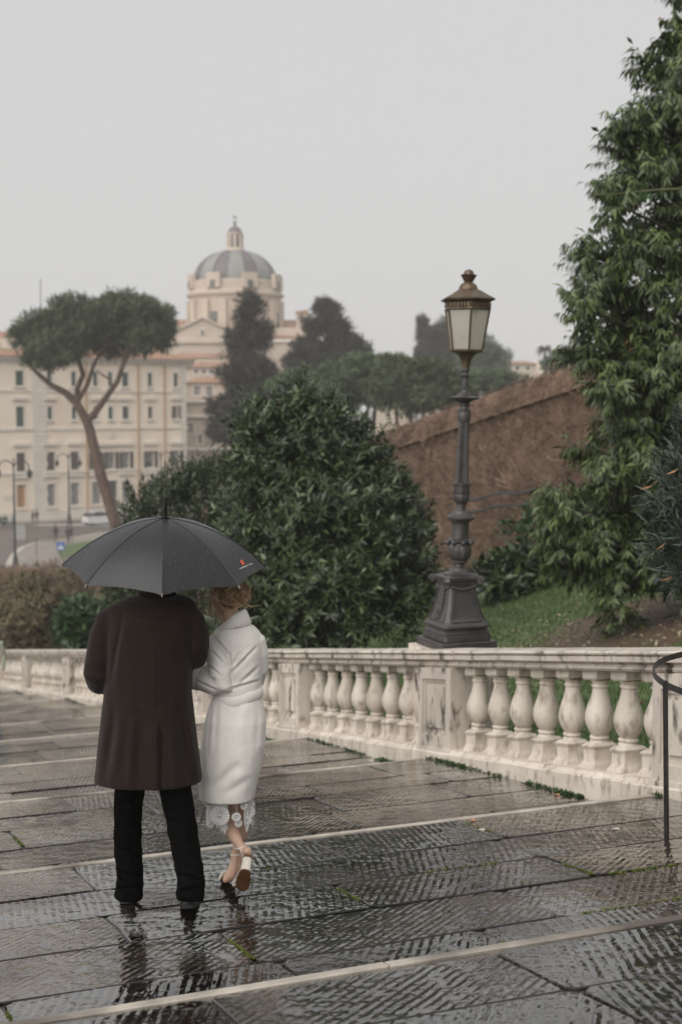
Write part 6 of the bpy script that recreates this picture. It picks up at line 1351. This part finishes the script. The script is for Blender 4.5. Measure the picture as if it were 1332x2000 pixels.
# hair: base cap, loose chignon, strands
hb_ = MB(); hb_.ball(wh_ - fd * .014 + fu * .014, .085, 12, 1.18); bun = Ww(466, 1163, -.055); hb_.ball(bun, .054, 10, 1.0); hb_.ball((bun + wh_) / 2, .066, 10, 1.05)
hair = fused(hb_, 'hair', M['hair_base'], .0065, wom, 3, lambda co: wob(co, .008, (55, 55, 30), 2))
NS = 520; S_ = np.zeros((NS, 14, 3)); hw_ = np.zeros(NS)
ctr_h = wh_ - fd * .014 + fu * .014
for i in range(NS):
    grp = i // 9; rg = random.Random(grp); a, e = rg.uniform(0, 6.28) + random.gauss(0, .06), rg.uniform(-.2, 1.35) + random.gauss(0, .05); st_ = np.array([math.cos(a) * math.cos(e), math.sin(a) * math.cos(e), math.sin(e) * 1.18]) * .088 + ctr_h
    if np.dot(st_ - wh_, fd) > .055 and e < .7: st_ = st_ - fd * .06 + fu * .03
    th = rg.uniform(0, 6.28); sw = rg.choice([-1, 1]) * rg.uniform(.8, 2.2); ph = rg.uniform(0, 6.28); am = rg.uniform(.003, .008); lift = rg.uniform(.0, .012) + random.gauss(0, .0012); hw_[i] = random.uniform(.0012, .0026)
    for j in range(14):
        t = j / 13
        if t < .6: s_ = t / .6; q = st_ * (1 - s_) + (bun + np.array([math.cos(th) * .05, math.sin(th) * .03, math.sin(th) * .042])) * s_; c_ = ctr_h * (1 - s_) + bun * s_; rr = .090 * (1 - s_) + .056 * s_ + lift
        else: s_ = (t - .6) / .4; aa = th + sw * s_; q = bun + np.array([math.cos(aa) * .05, -.03 * s_ + math.sin(aa) * .02, math.sin(aa) * .042]); c_ = bun; rr = .054 + lift
        v_ = q - c_; q = c_ + v_ / (np.linalg.norm(v_) + 1e-6) * max(np.linalg.norm(v_), rr) if np.linalg.norm(v_) < rr * 1.25 else q
        S_[i, j] = q + np.array([math.sin(ph + 5 * t), math.cos(ph + 5 * t), math.sin(ph + 6 * t)]) * am * t + np.array([random.gauss(0, .0004)] * 3)
tag(ribbons(S_, hw_, 'hair_strands', M['hair_b'], hair), kind='stuff')
N2 = 70; S2 = np.zeros((N2, 12, 3))
for i in range(N2):
    x0, y0 = random.choice([(411, 1165), (414, 1175), (420, 1180), (480, 1180), (484, 1165), (432, 1190)]); ph = random.uniform(0, 6.28); ln_s = random.uniform(18, 48) if x0 < 440 else random.uniform(6, 22); dx = random.gauss(0, 4); rr = random.uniform(1, 4.5)
    for j in range(12): t = j / 11; S2[i, j] = Ww(x0 + dx * t * 2 + rr * math.sin(ph + t * 5.5) * t + random.gauss(0, .15), y0 + ln_s * t - (10 * t * t if x0 > 450 else 0), -.03 + .012 * math.cos(ph + t * 5) + (-.03 if x0 > 450 else 0.0))
tag(ribbons(S2, np.full(N2, .0016), 'loose_curls', M['hair_b'], hair), kind='stuff')

# ---------------------------------------------------------------- iron hoop stand at the right edge, passer-by at the left edge
rb = on_tread(1301, 1642); hs_ = thing('hoop_stand', rb, 'black iron hoop on a thin leg standing on the ramp at the photo edge', 'stand')
RD = rb[1]; ltp = P(1283, 1325, RD); HR = .62; hc_ = ltp + np.array([HR, .05, 0]); mb = MB(); rings = []
for k in range(49):
    a = 2 * math.pi * k / 48; e = np.array([math.cos(a), math.sin(a), 0]); cz_ = np.array([0, 0, .05 * math.sin(a)])
    rings.append([hc_ + e * (HR - .004) + cz_ + np.array([0, 0, -.018]), hc_ + e * (HR + .004) + cz_ + np.array([0, 0, -.018]), hc_ + e * (HR + .004) + cz_ + np.array([0, 0, .018]), hc_ + e * (HR - .004) + cz_ + np.array([0, 0, .018])])
mb.loft(rings, cap0=False, cap1=False); mb.build('hoop', M['blackiron'], hs_)
for k, a in enumerate((math.radians(212), math.radians(-28), math.radians(92))):
    e = hc_ + np.array([math.cos(a), math.sin(a), .05 * math.sin(a)]) * HR if k else hc_ + np.array([math.cos(math.radians(195)), math.sin(math.radians(195)), .05 / HR * math.sin(math.radians(195))]) * HR
    if k: e = np.array([e[0], e[1], hc_[2]])
    u_, v_ = uv_of(e); gz_ = RP(u_, v_)[2] + tread(u_) if k else 0
    mb = MB(); ft = rb if not k else np.array([e[0] + .02, e[1], gz_]); mb.tube([e + np.array([0, 0, .02]), ft], .0155, 4); mb.build('leg', M['blackiron'], hs_)
figure(on_tread(-15, 1403), math.radians(190), 1.72, 'passer-by in a pale green jacket and blue jeans cut off at the photo edge', mat('pale_green_jacket', (.30, .32, .24), (.40, .41, .32), 14, .8, .01, 20), mat('blue_jeans', (.035, .10, .17), (.055, .14, .22), 20, .85), M['shoe_k'], M['hair_d'], .04, .014, arms=.06)
for i, (x, y, col_, lab) in enumerate(((937, 1504, (.6, .58, .55), 'small white scrap near the balustrade foot'), (939, 1622, (.5, .45, .4), 'pale scrap of paper just below the middle edging strip'), (1202, 1620, (.45, .4, .36), 'pale scrap of paper on the slabs near the hoop stand'), (922, 1603, (.4, .2, .1), 'orange brown dead leaf beside the middle edging strip'), (1088, 1553, (.42, .22, .12), 'reddish scrap beside the weeds at the strip end'), (724, 1487, (.55, .54, .52), 'small white scrap at the balustrade foot near the middle pier'))):
    q = on_tread(x, y); mb = MB(); pts = [q + np.array([.022 * math.cos(a) * (1 + .3 * math.sin(3 * a + i)), .018 * math.sin(a), .004 + .004 * math.sin(2 * a)]) for a in np.linspace(0, 2 * math.pi, 9)[:-1]]
    mb.loft([pts, [p + np.array([0, 0, .003]) for p in pts]]); o = mb.build('scrap', mat('scrap_paper', col_, rough=.7)); tag(o, lab, 'litter', 'scraps lying on the ramp')
# ---------------------------------------------------------------- wet air
hz = MB(); hz.box((-330, -25, -13.2), (660, 0, 0), (0, 720, 0), (0, 0, 56))
hm = bpy.data.materials.new('haze'); hm.use_nodes = True; n, l = hm.node_tree.nodes, hm.node_tree.links
n.clear(); out_ = n.new('ShaderNodeOutputMaterial'); pv_ = n.new('ShaderNodeVolumePrincipled'); pv_.inputs['Color'].default_value = (0.97, 0.95, 0.93, 1); pv_.inputs['Density'].default_value = 0.0007
l.new(pv_.outputs[0], out_.inputs['Volume'])
tag(hz.build('haze', hm), kind='stuff')
